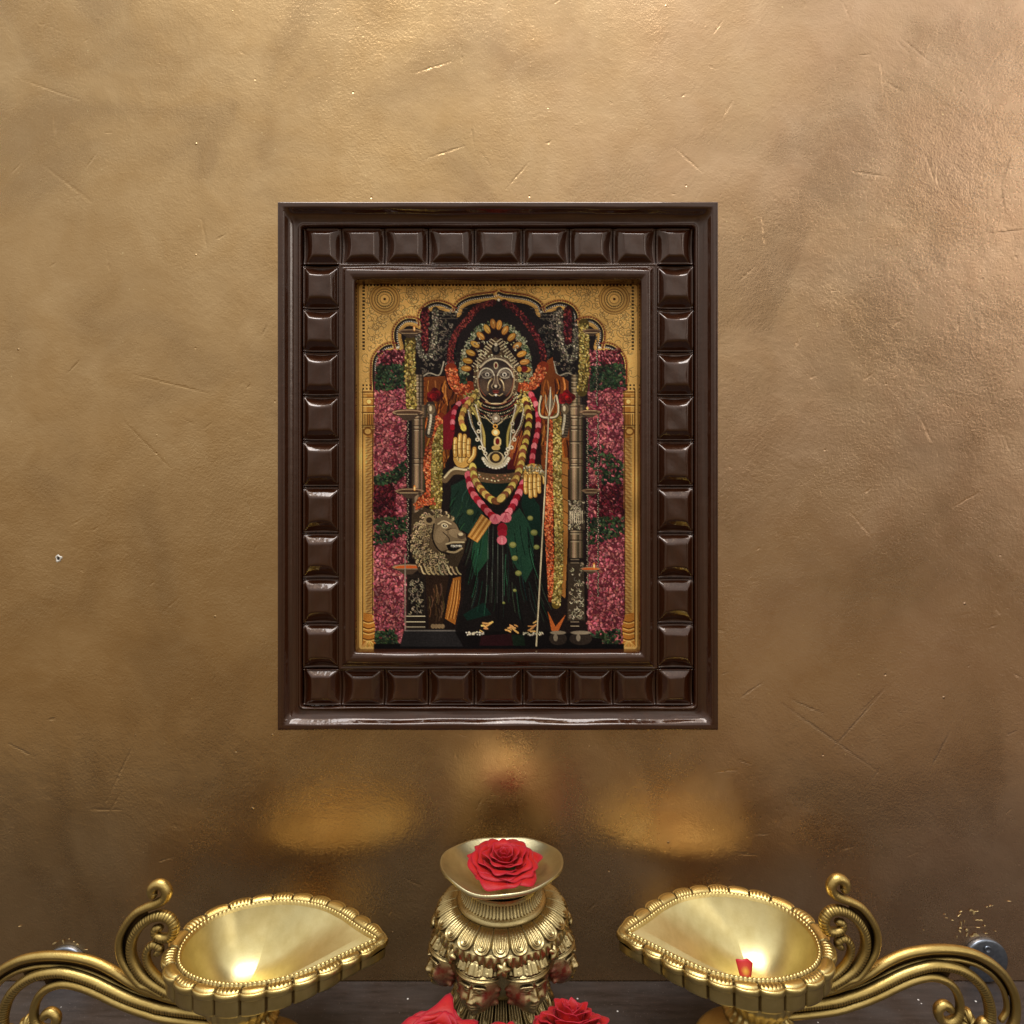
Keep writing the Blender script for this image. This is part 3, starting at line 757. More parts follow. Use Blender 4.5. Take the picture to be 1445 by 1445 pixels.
for s_ in (-1, 1):
    g = lambda L: AL([(703 + s_ * x, y) for x, y in L])
    cv.curve(g([(8, 492), (22, 466), (50, 456), (74, 470), (86, 500)]), 1.8, SIL)
    cv.curve(g([(14, 482), (40, 466), (64, 474), (80, 492)]), 1.0, (130, 118, 104))
    cv.ell(*A(703 + s_ * 44, 488), 8.2, 4.6, (140, 126, 110)); cv.ell(*A(703 + s_ * 44, 488), 7.2, 3.5, (82, 72, 66)); cv.ell(*A(703 + s_ * 43, 487), 3, 3, (196, 186, 170)); cv.ell(*A(703 + s_ * 43, 488), 1.7, 1.9, (26, 20, 22))
    cv.curve(g([(66, 500), (48, 506), (24, 500)]), 1, (160, 150, 132))
    cv.curve(g([(6, 496), (12, 530), (22, 545), (14, 556)]), 1.3, (150, 130, 104))
    cv.curve(g([(20, 508), (33, 524), (41, 548), (40, 566)]), 2.2, (150, 122, 82), .9); cv.curve(g([(26, 514), (37, 532), (41, 554)]), .9, (236, 216, 170))
    cv.ell(*A(703 + s_ * 56, 540), 5, 8, (84, 62, 48), 0, .45)
    cv.ell(*A(703 + s_ * 10, 551), 2.0, 1.5, (12, 9, 10)); cv.curve(g([(0, 585), (18, 592), (34, 582)]), 1, (190, 164, 120))
    cv.curve(g([(88, 470), (90, 530), (74, 590), (40, 622)]), 1.4, (176, 150, 112))
cv.ell(*A(703, 530), 2.2, 7, (120, 100, 84), 0, .8); cv.ell(*A(702, 545), 2, 2, (206, 190, 162))
cv.ell(*A(703, 570), 4.8, 1.5, (124, 50, 44)); cv.ell(*A(703, 576), 3.8, 1.3, (150, 66, 54)); cv.line(AL([(690, 573), (716, 573)]), .6, (40, 12, 14)); cv.ell(*A(703, 589), 1.5, 1.5, (250, 244, 226))
cv.ell(*A(703, 442), 3.2, 5, (200, 182, 146)); cv.ell(*A(703, 442), 1.9, 3.4, (110, 22, 22))
# necklaces
for r_ in range(6):
    for k in range(34):
        a = math.radians(20 + k * 4.2); x = 703 + (92 + r_ * 12) * math.cos(a); y = 578 + (62 + r_ * 15) * math.sin(a)
        cv.ell(*A(x, y), 1.25, 1.25, (24, 16, 16)); cv.ell(*A(x - 1, y - 2), .75, .75, vary((206, 180, 140) if r_ % 2 else (150, 70, 56), .2))
# shoulders of flowers
dabs(AL([(540, 590), (610, 560), (640, 640), (590, 690), (530, 660)]), 120, YEL + [(214, 198, 120)], (1.2, 2.4)); dabs(AL([(795, 640), (830, 560), (880, 580), (890, 660), (840, 690)]), 120, YEL + [(214, 198, 120)], (1.2, 2.4))
dabs(AL([(810, 480), (870, 480), (870, 530), (815, 530)]), 50, [(150, 156, 112), (176, 170, 120)], (1, 2)); cv.ell(*A(845, 460), 5, 4, (124, 26, 28)); cv.ell(*A(820, 460), 3, 4, (200, 150, 60))
dabs(AL([(515, 470), (560, 490), (560, 530), (525, 530)]), 40, GRN, (1.2, 2.4))
for s_ in (-1, 1):
    g = lambda L: AL([(703 + s_ * x, y) for x, y in L])
    cv.curve(g([(122, 650), (90, 700), (62, 780), (60, 870)]), 4.6, (120, 104, 50)); cv.curve(g([(120, 650), (88, 700), (60, 780), (58, 860)]), 2.6, (186, 166, 84))
    for q, w_ in (((142, 640), 0), ((100, 640), 1)):
        L = walk(g([q, (q[0] - 22, 740), (70, 830), (56, 880), (30, 930)]), 2.0)
        for (x, y, a) in L: cv.ell(x, y, .85, .85, (238, 228, 200)); cv.ell(x + 2.2, y + 1, .7, .7, (170, 140, 96))
    for (x, y) in ((86, 770), (92, 810), (78, 850), (60, 858), (52, 880), (82, 730)):
        c = A(703 + s_ * x, y); cv.ell(*c, 2.8, 2.8, (220, 210, 180)); cv.ell(*c, 1.3, 1.3, (110, 70, 50))
    cv.curve(g([(58, 690), (30, 720), (4, 740)]), 1.2, (196, 176, 130))
dabs(AL([(660, 680), (750, 680), (742, 720), (703, 735), (668, 720)]), 30, [(196, 180, 150), (150, 120, 90)], (.8, 1.4))
cv.ell(*A(703, 705), 6, 6, (160, 140, 116)); cv.ell(*A(703, 705), 2.2, 2.2, (236, 228, 206))
cv.ell(*A(700, 745), 3.4, 3.4, (222, 160, 70)); cv.ell(*A(700, 745), 1.8, 1.8, (60, 30, 20)); cv.ell(*A(702, 775), 5.6, 5, (220, 176, 90)); cv.ell(*A(702, 775), 3, 3, (250, 230, 170))
cv.ell(*A(711, 822), 5.4, 7.5, (216, 186, 120)); cv.ell(*A(711, 820), 3, 4.6, (130, 26, 30)); cv.ell(*A(703, 852), 6, 3.4, (206, 170, 96))
cv.curve(AL([(640, 905), (665, 935), (703, 948), (742, 935), (766, 905)]), 5, (206, 196, 166)); cv.ell(*A(703, 905), 12, 10, (196, 180, 140)); cv.ell(*A(703, 900), 9, 8, (70, 52, 36)); cv.ell(*A(703, 900), 5, 5, (222, 180, 90))
for k in range(13): a = k * math.pi / 12; cv.ell(*A(703 + 62 * math.cos(a), 908 + 46 * math.sin(a)), 1.1, 1.1, (246, 240, 220))
# garlands over the shoulders (petal bunches)
def bunches(pts, step, r, cols):
    for i, (x, y, a) in enumerate(walk(pts, step)):
        c = cols[i % len(cols)]
        cv.ell(x + .6, y + 1, r, r * .72, [q * .35 for q in c], a); cv.ell(x, y, r * .95, r * .66, vary(c, .08), a)
        for _ in range(3): 
            t_ = R_.uniform(-.5, .5); cv.line([(x - r * .6 * math.cos(a) + t_ * r * math.sin(a), y - r * .6 * math.sin(a) - t_ * r * math.cos(a)), (x + r * .6 * math.cos(a) + t_ * r * math.sin(a), y + r * .6 * math.sin(a) - t_ * r * math.cos(a))], .6, [min(255, q * 1.25) for q in c], .7)
PR = [(214, 92, 108), (168, 24, 44), (226, 120, 132), (150, 16, 36)]
YB = [(206, 172, 66), (120, 60, 30)]
bunches(AL([(560, 610), (510, 640), (490, 700), (486, 770)]), 7, 5, PR)
bunches(AL([(590, 600), (550, 650), (530, 710), (545, 760)]), 6, 6, [(206, 178, 80), (176, 120, 60)])
bunches(AL([(880, 590), (910, 660), (912, 760), (890, 860), (878, 960)]), 7.5, 6, PR)
bunches(AL([(850, 620), (868, 700), (856, 790), (840, 880), (826, 960)]), 6, 7, [(206, 176, 76), (110, 56, 30)])
# raised gold hand
def hand(cx, cy, up):
    s_ = 1 if up else -1
    T = A if up else B
    q = lambda x, y: T(cx + x, cy + s_ * y)
    G1, G2, G3 = (96, 60, 22), (208, 158, 74), (250, 220, 140)
    cv.poly([q(-46, 20), (q(40, 10)), q(52, 60), q(30, 108), q(-30, 108), q(-50, 70)], G1)
    cv.ell(*q(-4, 62), 12.5, 14, G2); cv.ell(*q(-12, 54), 6, 9, G3, 0, .6)
    for k, (x, l) in enumerate(((-38, 92), (-15, 112), (8, 108), (28, 88))):
        cv.curve([q(x, 50), q(x - 1, 50 - l * .5), q(x + 1, 60 - l)], 6.6, G1); cv.curve([q(x - 1, 50), q(x - 2, 50 - l * .5), q(x, 60 - l)], 5.0, G2); cv.curve([q(x - 4, 40), q(x - 5, 50 - l * .5), q(x - 2, 62 - l)], 1.3, G3)
        for f_ in (.3, .6): cv.line([q(x - 8, 50 - l * f_), q(x + 8, 50 - l * f_)], .7, G1)
    cv.curve([q(30, 80), q(54, 50), q(58, 14)], 7, G1); cv.curve([q(30, 80), q(52, 50), q(56, 16)], 5, G2); cv.curve([q(30, 74), q(49, 48), q(54, 20)], 1.2, G3)
    cv.line([q(-24, 60), q(12, 60)], 1.0, G1); cv.line([q(-6, 40), q(-6, 82)], 1.0, G1); cv.line([q(-24, 60), q(-24, 76)], 1.0, G1); cv.line([q(12, 60), q(12, 42)], 1.0, G1)
hand(540, 840, True)
cv.curve(AL([(500, 952), (545, 962), (590, 950)]), 4, (196, 184, 150))
# trident and staff
ST = (198, 186, 150)
cv.line([A(966, 690), B(944, 250), B(905, 956)], 2.6, (50, 36, 24)); cv.line([A(965, 690), B(943, 250), B(904, 956)], 1.6, ST)
cv.curve(AL([(928, 596), (918, 650), (926, 694), (966, 704), (1006, 694), (1016, 650), (1004, 592)]), 4, (60, 46, 34)); cv.curve(AL([(928, 596), (918, 650), (926, 692), (966, 702), (1006, 692), (1014, 650), (1004, 592)]), 2.4, (214, 200, 164))
cv.poly(AL([(975, 555), (990, 630), (972, 680), (954, 630)]), (120, 104, 84)); cv.line(AL([(975, 550), (970, 690)]), 1.2, (236, 226, 196)); cv.curve(AL([(950, 590), (952, 640), (968, 690)]), 1, ST); cv.curve(AL([(998, 590), (990, 640), (970, 690)]), 1, ST)
# dark roses
for x, y in ((397, 590), (1052, 600)):
    c = A(x, y)
    for k in range(14):
        a = k * 2.4; rr = 12 - k * .75
        cv.ell(c[0] + rr * .5 * math.cos(a), c[1] + rr * .4 * math.sin(a), rr * .55 + 1, rr * .42 + 1, vary((116 + k * 4, 18, 26), .3), a)
        cv.ell(c[0] + rr * .5 * math.cos(a) + .8, c[1] + rr * .4 * math.sin(a) + 1, rr * .4, rr * .25, (60, 8, 14), a, .5)
# oil lamp dishes with flames
def dish(c, w, flame=True, lit=False):
    x, y = c
    cv.ell(x, y, w, w * .26, (60, 44, 34)); cv.ell(x, y - .6, w, w * .18, (176, 142, 108)); cv.ell(x, y - .4, w * .85, w * .12, (216, 100, 40) if lit else (90, 64, 46))
    cv.poly([(x - w * .8, y + 1), (x + w * .8, y + 1), (x + w * .2, y + w * .5), (x - w * .2, y + w * .5)], (84, 66, 52)); cv.line([(x - w * .7, y + 2), (x + w * .6, y + 2)], .9, (190, 160, 120))
    if flame: cv.ell(x + w * .35, y - 5, 1.7, 4.2, (236, 140, 50)); cv.ell(x + w * .35, y - 4.4, .9, 2.6, (255, 232, 160))
dish(A(276, 275), 17); dish(A(266, 678), 22, False); dish(B(274, 188), 20); dish(B(266, 566), 22, False, True)
dish(A(1180, 272), 13, False); dish(A(1172, 676), 15, False); cv.ell(*A(1158, 655), 1.6, 2, (255, 200, 110)); dish(B(1176, 186), 13, False); dish(B(1174, 574), 14, True, True)
# sari
sari = BL([(480, 150), (560, 100), (700, 120), (850, 130), (930, 230), (948, 420), (960, 640), (972, 890), (500, 890), (540, 720), (556, 560), (600, 440), (540, 380), (478, 330), (470, 230)])
cv.poly(sari, (30, 25, 25))
for (pl, c) in (([(480, 160), (560, 120), (620, 230), (650, 330), (600, 420), (520, 370), (478, 300)], (34, 62, 50)), ([(590, 440), (660, 360), (668, 520), (600, 610), (580, 520)], (36, 80, 56)),
                ([(740, 350), (820, 270), (890, 380), (890, 560), (850, 640), (790, 540), (760, 440)], (34, 72, 54)), ([(840, 150), (920, 260), (930, 420), (880, 380), (830, 260)], (20, 50, 40)), ([(540, 800), (640, 740), (680, 800), (560, 830)], (18, 48, 40)), ([(620, 120), (800, 130), (760, 230), (700, 250), (650, 220)], (24, 44, 36))):
    cv.poly(BL(pl), c)
for _ in range(70):
    x = R_.uniform(570, 930); y = R_.uniform(340, 700); dx = (x - 730) * .35
    cv.curve(BL([(x, y), (x + dx * .3 + R_.uniform(-6, 6), y + 70), (x + dx * .8, y + 150)]), R_.uniform(.5, 1.6), vary(R_.choice(((44, 96, 72), (10, 10, 12), (60, 78, 66), (10, 12, 12), (30, 60, 50))), .2), .6)
for _ in range(30):
    x = R_.uniform(490, 640); y = R_.uniform(150, 380); cv.curve(BL([(x, y), (x - 20, y + 30), (x - 26, y + 60)]), R_.uniform(.6, 1.5), vary(R_.choice(((50, 90, 66), (14, 26, 22))), .2), .6)
for k, x in enumerate((668, 690, 712, 734)): cv.curve(BL([(x, 350 + k * 8), (x - 6 + k * 3, 520), (x - 14 + k * 6, 740)]), .8, (96, 110, 98), .8)
for (x, y, r_) in ((893, 392, 5), (905, 464, 4), (787, 453, 5), (797, 519, 4.4), (815, 594, 4.6), (874, 320, 4), (575, 290, 5), (797, 680, 2.6), (742, 742, 2)):
    cv.ell(*B(x, y), r_, r_ * .85, (116, 124, 62)); cv.ell(*B(x - 1, y - 2), r_ * .7, r_ * .5, (158, 158, 90), 0, .8)
# belt
cv.curve(BL([(566, 100), (640, 118), (720, 124), (800, 116), (850, 96)]), 13, (110, 84, 56))
for (x, y, a) in walk(BL([(566, 92), (640, 110), (720, 116), (800, 108), (850, 88)]), 1.6): cv.ell(x, y + R_.uniform(-2, 6), 1.3, 1.0, vary(R_.choice(((226, 200, 150), (180, 120, 84), (120, 90, 60)))))
cv.curve(BL([(450, 130), (490, 90), (560, 90)]), 9, (120, 96, 66)); cv.curve(BL([(448, 118), (490, 78), (556, 80)]), 2.5, (222, 204, 160))
# lower V garlands
bunches(BL([(566, 110), (585, 190), (640, 262), (690, 312), (720, 322)]), 7.5, 7.5, PR); bunches(BL([(838, 150), (806, 220), (774, 280), (735, 325)]), 7.5, 7.5, PR)
bunches(BL([(588, 70), (600, 130), (640, 190), (690, 232), (716, 232)]), 5.5, 7.5, [(206, 178, 86), (140, 84, 48)]); bunches(BL([(838, -20), (826, 60), (796, 140), (760, 190), (722, 228)]), 5.5, 7.5, [(206, 178, 86), (140, 84, 48)])
cv.ell(*B(735, 372), 7, 8, (156, 18, 40)); cv.ell(*B(735, 396), 6.4, 6, (176, 26, 50)); cv.ell(*B(733, 430), 7, 6.4, (230, 112, 130)); cv.line(BL([(733, 418), (733, 446)]), 1, (250, 170, 176))
for (x, y) in ((700, 325), (752, 318)): cv.ell(*B(x, y), 8, 7, (226, 118, 132)); [cv.line([B(x, y - 20), B(x - 18 + k * 9, y + 22)], .7, (190, 70, 92)) for k in range(5)]
cv.poly(BL([(632, 300), (682, 340), (612, 442), (562, 412)]), (196, 134, 56))
for k in range(5): cv.line(BL([(640 + k * 9, 308 + k * 7), (572 + k * 9, 408 + k * 7)]), 1.0, (120, 70, 26) if k % 2 else (236, 184, 100))
hand(890, 160, False)
dabs(BL([(830, 90), (850, 60), (920, 50), (950, 90), (940, 130), (900, 80), (850, 100)]), 70, [(206, 196, 160), (150, 140, 96), (120, 110, 70)], (1, 2))
# brass lion
cv.poly(BL([(285, 300), (350, 270), (470, 290), (520, 380), (556, 420), (540, 500), (500, 590), (400, 625), (320, 590), (280, 480)]), (72, 58, 42))
for _ in range(520):
    a = R_.uniform(.9, 5.4); r_ = R_.uniform(52, 140); x = 410 + r_ * math.cos(a) * .95; y = 440 + r_ * math.sin(a) * 1.15
    if 280 < x < 545 and 275 < y < 625:
        q = R_.uniform(8, 16); s = [B(x + q * math.cos(a + k * .5) * k / 5, y + q * math.sin(a + k * .5) * k / 5) for k in range(6)]
        cv.line([(p[0] + .8, p[1] + .8) for p in s], 1.8, (34, 26, 20), .8); cv.line(s, 1.3, vary((176, 156, 116), .25))
for k in range(60): q_ = 1 - k / 60; cv.ell(*B(400, 420), 30 * q_, 34 * q_, (120, 98, 68), 0, .012)
cv.poly(BL([(385, 330), (450, 305), (505, 350), (520, 380), (552, 400), (556, 430), (530, 450), (480, 470), (420, 490), (384, 430)]), (128, 108, 80))
cv.ell(*B(430, 400), 8, 13, (160, 138, 104), .3, .55); cv.curve(BL([(395, 350), (388, 420), (420, 480), (470, 500)]), 2.2, (40, 30, 24)); cv.curve(BL([(440, 390), (470, 420), (470, 445)]), 1.4, (70, 54, 42)); cv.curve(BL([(455, 380), (490, 372), (520, 385)]), 1.4, (60, 46, 36)); cv.ell(*B(500, 395), 9, 6, (150, 128, 96), .4); cv.ell(*B(532, 408), 6, 5, (96, 78, 58)); cv.ell(*B(528, 400), 3.5, 2.4, (210, 192, 152))
cv.ell(*B(448, 358), 5, 3.4, (216, 200, 160), .3); cv.ell(*B(449, 359), 3.2, 2.0, (40, 30, 26), .3); cv.ell(*B(450, 358), 1.2, 1.2, (200, 190, 170)); cv.curve(BL([(415, 350), (445, 335), (480, 350)]), 1.8, (206, 186, 146))
cv.poly(BL([(455, 452), (535, 445), (530, 470), (470, 488)]), (24, 16, 16))
for k in range(7): cv.poly(BL([(478 + k * 8, 455), (486 + k * 8, 454), (482 + k * 8, 468)]), (226, 218, 196))
cv.curve(BL([(455, 450), (490, 440), (545, 440)]), 1.8, (200, 180, 138)); cv.curve(BL([(462, 486), (500, 490), (535, 470)]), 2.4, (180, 158, 118)); cv.ell(*B(372, 330), 8, 7, (150, 128, 92)); cv.ell(*B(372, 330), 4.5, 4, (60, 46, 34))
for k in range(9): cv.curve(BL([(330 + k * 22, 560 + 6 * math.sin(k)), (340 + k * 22, 590), (352 + k * 22, 600)]), 2, vary((190, 168, 126), .2))
cv.poly(BL([(260, 600), (352, 600), (352, 872), (256, 872)]), (46, 36, 30)); carve(BL([(268, 620), (344, 620), (344, 800), (268, 800)]), 50, (36, 28, 24), (170, 156, 130))
for y in (808, 836, 862): cv.line(BL([(258, y), (350, y)]), 1.2, (196, 184, 154))
cv.poly(BL([(352, 600), (470, 610), (450, 720), (440, 870), (370, 870), (360, 740)]), (54, 36, 24))
for _ in range(20): x = R_.uniform(370, 440); y = R_.uniform(640, 800); cv.curve(BL([(x, y), (x + 6, y + 30), (x, y + 60)]), 1.1, vary((110, 80, 54), .3), .7)
for k in range(4): cv.ell(*B(390 + k * 16, 858), 3, 3.2, (140, 116, 84))
cv.poly(BL([(490, 620), (530, 610), (525, 720), (500, 850), (450, 820), (470, 700)]), (176, 106, 38))
for k in range(6): cv.curve(BL([(495 + k * 6, 630), (482 + k * 7, 730), (462 + k * 8, 820)]), .9, (110, 58, 20) if k % 2 else (226, 160, 76))
cv.line(BL([(252, 500), (252, 900)]), 1.4, (150, 140, 126))
# plinth and feet
cv.poly(BL([(100, 885), (1340, 885), (1340, 960), (100, 960)]), BLK, .0)
cv.poly(BL([(96, 946), (1340, 946), (1340, 1000), (96, 1000)]), (20, 16, 18))
cv.poly(BL([(245, 880), (500, 880), (560, 915), (560, 960), (225, 960)]), (44, 42, 44)); cv.line(BL([(250, 880), (500, 880)]), 1.1, (150, 146, 140))
cv.poly(BL([(500, 885), (980, 880), (1230, 920), (1230, 960), (540, 960)]), (22, 16, 18)); cv.poly(BL([(630, 905), (790, 895), (800, 955), (620, 955)]), (52, 20, 26)); cv.poly(BL([(780, 900), (840, 900), (850, 955), (790, 955)]), (28, 46, 32))
for (x, s_) in ((640, 1), (770, 1), (870, -1)):
    for _ in range(7):
        u, v_ = x + R_.uniform(-26, 26), 862 + R_.uniform(-22, 22); q = R_.uniform(8, 20); an = R_.uniform(-.9, 1.2) * s_
        cv.curve(BL([(u, v_), (u + q * math.cos(an), v_ + q * math.sin(an) * .6), (u + q * 1.4, v_ + q * math.sin(an) * 1.4)]), R_.uniform(1, 2.4), vary((222, 164, 92), .2))
for k in range(40): cv.ell(*B(555 + R_.uniform(0, 90), 893 + R_.uniform(-8, 8)), 1, .9, vary((216, 206, 180))); cv.ell(*B(840 + R_.uniform(0, 100), 896 + R_.uniform(-8, 8)), 1, .9, vary((196, 186, 160)))
cv.poly(BL([(960, 780), (1000, 860), (1050, 800), (1010, 890), (980, 880)]), (190, 96, 40))
for x, w_ in ((1012, 44), (1125, 56)):
    cv.ell(*B(x, 920), w_ / sc, 9, (56, 46, 40)); cv.ell(*B(x, 890), w_ / sc * .9, 2.6, (140, 126, 106)); cv.ell(*B(x - 12, 915), 3, 5, (170, 156, 132), 0, .7)

cv.line([A(966, 700), B(944, 250), B(905, 956)], 2.8, (60, 46, 34)); cv.line([A(965, 700), B(943, 250), B(904, 956)], 1.7, (206, 192, 156))
yy_, xx_ = np.mgrid[0:cv.h, 0:cv.w]
low = sum(np.sin(xx_ * a_ + yy_ * b_ + c_) for a_, b_, c_ in ((.021, .013, 1), (-.017, .024, 2), (.043, -.031, 4), (.06, .05, 0), (.011, -.04, 3))) / 5
cv.a *= (1 + .16 * low)[..., None]
img = cv.a.reshape(cv.h // 2, 2, cv.w // 2, 2, 3).mean((1, 3))
img = np.clip(img + RNG.normal(0, 4, img.shape[:2])[..., None], 0, 255)
# a touch of unsharp masking, as phone pictures have
bl = (np.roll(img, 1, 0) + np.roll(img, -1, 0) + np.roll(img, 1, 1) + np.roll(img, -1, 1)) / 4
gr_ = img.mean(-1, keepdims=True); img = gr_ + (img - gr_) * .88
img = np.clip((img + .6 * (img - bl) - 16) * 1.06, 0, 255) / 255
lin = np.where(img <= .04045, img / 12.92, ((img + .055) / 1.055) ** 2.4)
H_, W_ = lin.shape[:2]
YP = ZF - .0115                                        # the sheet sits 11 mm behind the frame's face
DP = D - YP; KP = DP / F
jj, ii = np.meshgrid(np.arange(W_), np.arange(H_))
Xv = (500 + jj + .5 - CX) * KP - OX; Zv = (CY - (390 + ii + .5)) * KP - OZ
Vp = np.stack([Xv, np.full_like(Xv, -YP), Zv], -1).reshape(-1, 3)
me = bpy.data.meshes.new('print')
idx = (ii[:-1, :-1] * W_ + jj[:-1, :-1]).ravel()
quads = np.stack([idx, idx + W_, idx + W_ + 1, idx + 1], -1).astype(np.int32)
me.vertices.add(len(Vp)); me.vertices.foreach_set('co', Vp.astype(np.float32).ravel())
me.loops.add(quads.size); me.loops.foreach_set('vertex_index', quads.ravel())
me.polygons.add(len(quads)); me.polygons.foreach_set('loop_start', np.arange(0, quads.size, 4, dtype=np.int32))
me.update(calc_edges=True)
ca = me.color_attributes.new('ink', 'FLOAT_COLOR', 'POINT')
rgba = np.ones((len(Vp), 4), np.float32); rgba[:, :3] = lin.reshape(-1, 3); ca.data.foreach_set('color', rgba.ravel())
m, t, b = material('printed_paper')
at = t.new('ShaderNodeAttribute', attribute_name='ink').outputs['Color']
t.l.new(t.mix(1.0, at, (1.20, 1.11, .98), 'MULTIPLY'), b.inputs['Base Color'])
b.inputs['Roughness'].default_value = .5; b.inputs['Specular IOR Level'].default_value = .15
me.materials.append(m)
pr = bpy.data.objects.new('print', me); COL.objects.link(pr); pr.parent = frame
pr['label'] = 'printed picture of a garlanded goddess with lion and trident under a gold arch'

# ------------------------------------------------------------------ brass oil lamps
LD = .4254
def build_lamp(name, mirror, offset, label):
    mx = -1 if mirror else 1
    c0 = ((-337 - 15) * LD / F, -D + .430, -.3015)      # centre of the round part, rim height (left lamp)
    base = (mx * c0[0] + offset[0], c0[1] + offset[1], SHELF_Z)
    root = empty(name, base)
    tag(root, label, 'oil lamp', 'brass oil lamps with scroll tails')
    cxl = -.0155                                         # local shift of the round part
    NT_ = 1404
    hw = [(.0925, .0003), (.0855, .0052), (.075, .0130), (.061, .0240), (.043, .0340), (.020, .0392), (0, .0382), (-.021, .0308), (-.0340, .0180), (-.0390, 0)]
    cl = hw + [(x, -y) for x, y in reversed(hw[:-1])]
    cp0 = cr2(cl, 40); sl_ = np.concatenate([[0], np.cumsum(np.hypot(*np.diff(cp0, axis=0).T))])
    ts_ = np.linspace(0, sl_[-1], NT_, endpoint=False)
    ix, iy = np.interp(ts_, sl_, cp0[:, 0]), np.interp(ts_, sl_, cp0[:, 1]) * 1.02
    th = np.arctan2(iy, ix); tipd = np.minimum(ts_, sl_[-1] - ts_)
    # outward normals of the outline
    dx = np.roll(ix, -1) - np.roll(ix, 1); dy = np.roll(iy, -1) - np.roll(iy, 1)
    q = np.hypot(dx, dy) + 1e-9; nx, ny = dy / q, -dx / q
    s = np.concatenate([[0], np.cumsum(np.hypot(np.diff(ix), np.diff(iy)))]); s = s / (s[-1] + np.hypot(ix[0] - ix[-1], iy[0] - iy[-1]))
    NP = 23
    a = (s * NP) % 1 - .5; ip = (s * NP).astype(int)
    tipw = np.exp(-(tipd / .007) ** 2)                      # smooth, pointed lip
    scal = np.sqrt(np.clip(1 - (2 * a) ** 2 * .92, 0, 1))
    z0 = -.3015 - SHELF_Z
    H = .036
    def mk(rows, mat, nm, dirt=None):
        V = []
        n = len(rows)
        for i in range(NT_):
            for (X, Y, Z) in rows: V.append((mx * (X[i] + cxl), Y[i], Z[i]))
        o = mesh_obj(nm, V, grid_faces(NT_, n, closed_n=True, flip=mirror), mat, root)
        if dirt: o.data.attributes.new('dirt', 'FLOAT', 'POINT').data.foreach_set('value', np.stack(dirt, 1).astype(np.float32).ravel())
        return o
    one = np.ones(NT_)
    # inner bowl
    nose0 = np.clip((ix - .005) / .08, 0, 1)
    rows = []
    for k in range(26):
        t_ = 1 - k / 25
        rr = math.sin(t_ * math.pi / 2) ** .9
        tt = .0005 + .9995 * rr
        # the lip runs out shallow
        dep = H * (1 - tt ** 2.6) * (1 - .62 * nose0 * tt)
        shape = (.55 + .45 * tt)
        X = ix * tt * 1.0; Y = iy * tt
        rows.append((X, Y, z0 - .0008 - dep * one))
    mk(rows, M_bowl, 'bowl')
    # scalloped rim of petals with a beaded inner edge
    rows = []
    wR = .0106
    bead_ = np.abs(np.sin(s * math.pi * 118)) ** .7
    line_ = np.where(ip % 2 == 0, np.clip(np.cos(a * 2 * math.pi * 6), 0, 1), 0)
    prof_t = [(-.06, -.0012, 0), (0, .0000, 0), (.06, .0010, 1), (.13, .0013, 1), (.20, .0006, 1), (.25, -.0006, 0), (.30, -.0004, 0), (.36, .0006, 0), (.45, .0012, 0), (.55, .0016, 0), (.64, .0018, 0), (.72, .0016, 0), (.80, .0013, 0), (.84, .0006, 0), (.88, .0009, 0), (.94, .0010, 0), (.985, .0004, 0), (1.0, -.0006, 0), (1.0, -.0022, 0), (.97, -.0032, 0), (.90, -.0036, 0), (.86, -.0040, 0)]
    dr_ = []
    for (u, zz, bd) in prof_t:
        gr = np.clip((np.abs(a) - .43) / .04, 0, 1) * (.3 < u < .97) * .85 + np.clip(line_ * 1.5 - .5, 0, 1) * .55 * (.4 < u < .75) + .95 * (abs(u - .26) < .03) + .6 * (abs(u - .84) < .01) * (1 - scal * .2) + .8 * (bead_ < .35) * (0 < u < .24)
        dr_.append(np.clip(gr, 0, 1) * (1 - .6 * tipw) * one)
        wd = wR * (1 - .45 * tipw)
        off = u * wd + (u > .3) * max(0, (u - .3) / .7) * .0042 * (scal - .62) * (1 - tipw)
        Z = z0 + zz * one
        if bd: Z = Z + .0008 * (bead_ - .5)
        if .28 < u < .86 and zz > -.0005:
            Z = Z + (1 - tipw) * (.0011 * (scal - .7) - .0006 * line_ * (1 if .4 < u < .8 else 0) - .0012 * (np.abs(a) > .45))
        if .86 < u: Z = Z - .0004 * (1 - scal)
        rows.append((ix + nx * off + tipw * .004 * max(0, u), iy + ny * off, Z))
    mk(rows, M_cast, 'rim', dr_)
    # fluted outer wall, tapering to the stem
    rows = []; dr_ = []
    nose = np.clip((ix - .015) / .07, 0, 1)
    for k in range(20):
        t_ = k / 19
        zz = z0 - .0036 - .030 * t_ * (1 - .45 * nose * (1 - sst(t_ * 1.2 - .2)))
        flute = (.0022 * (scal - .5) - .0012 * (np.abs(a) > .45)) * (1 - t_ * .6) * (1 if t_ < .5 else .15)
        if t_ < .36: rad = 1; off = wR * .86
        else: rad = 1 - ((t_ - .36) / .64) ** 1.1 * .55; off = wR * .86 * (1 - (t_ - .36) * 1.3)
        engr = .0007 * np.sin(s * 2 * math.pi * 84 + 3 * math.sin(t_ * 40)) * (1 if .45 < t_ < .75 else 0)
        X = ix * rad + nx * (off + flute + engr); Y = iy * rad + ny * (off + flute + engr)
        if rad < 1:
            w = (1 - rad) / .55; cx_, cy_ = .026 * np.cos(th), .026 * np.sin(th)
            X = X * (1 - w) + cx_ * w; Y = Y * (1 - w) + cy_ * w
        rows.append((X, Y, zz * one)); dr_.append(np.clip((np.abs(a) - .42) / .05, 0, 1) * .9 * (t_ < .55) + .6 * (engr < -.0002))
    mk(rows, M_cast, 'fluted_wall', dr_)
    # stem and foot, down to the shelf
    zt = z0 - .0336
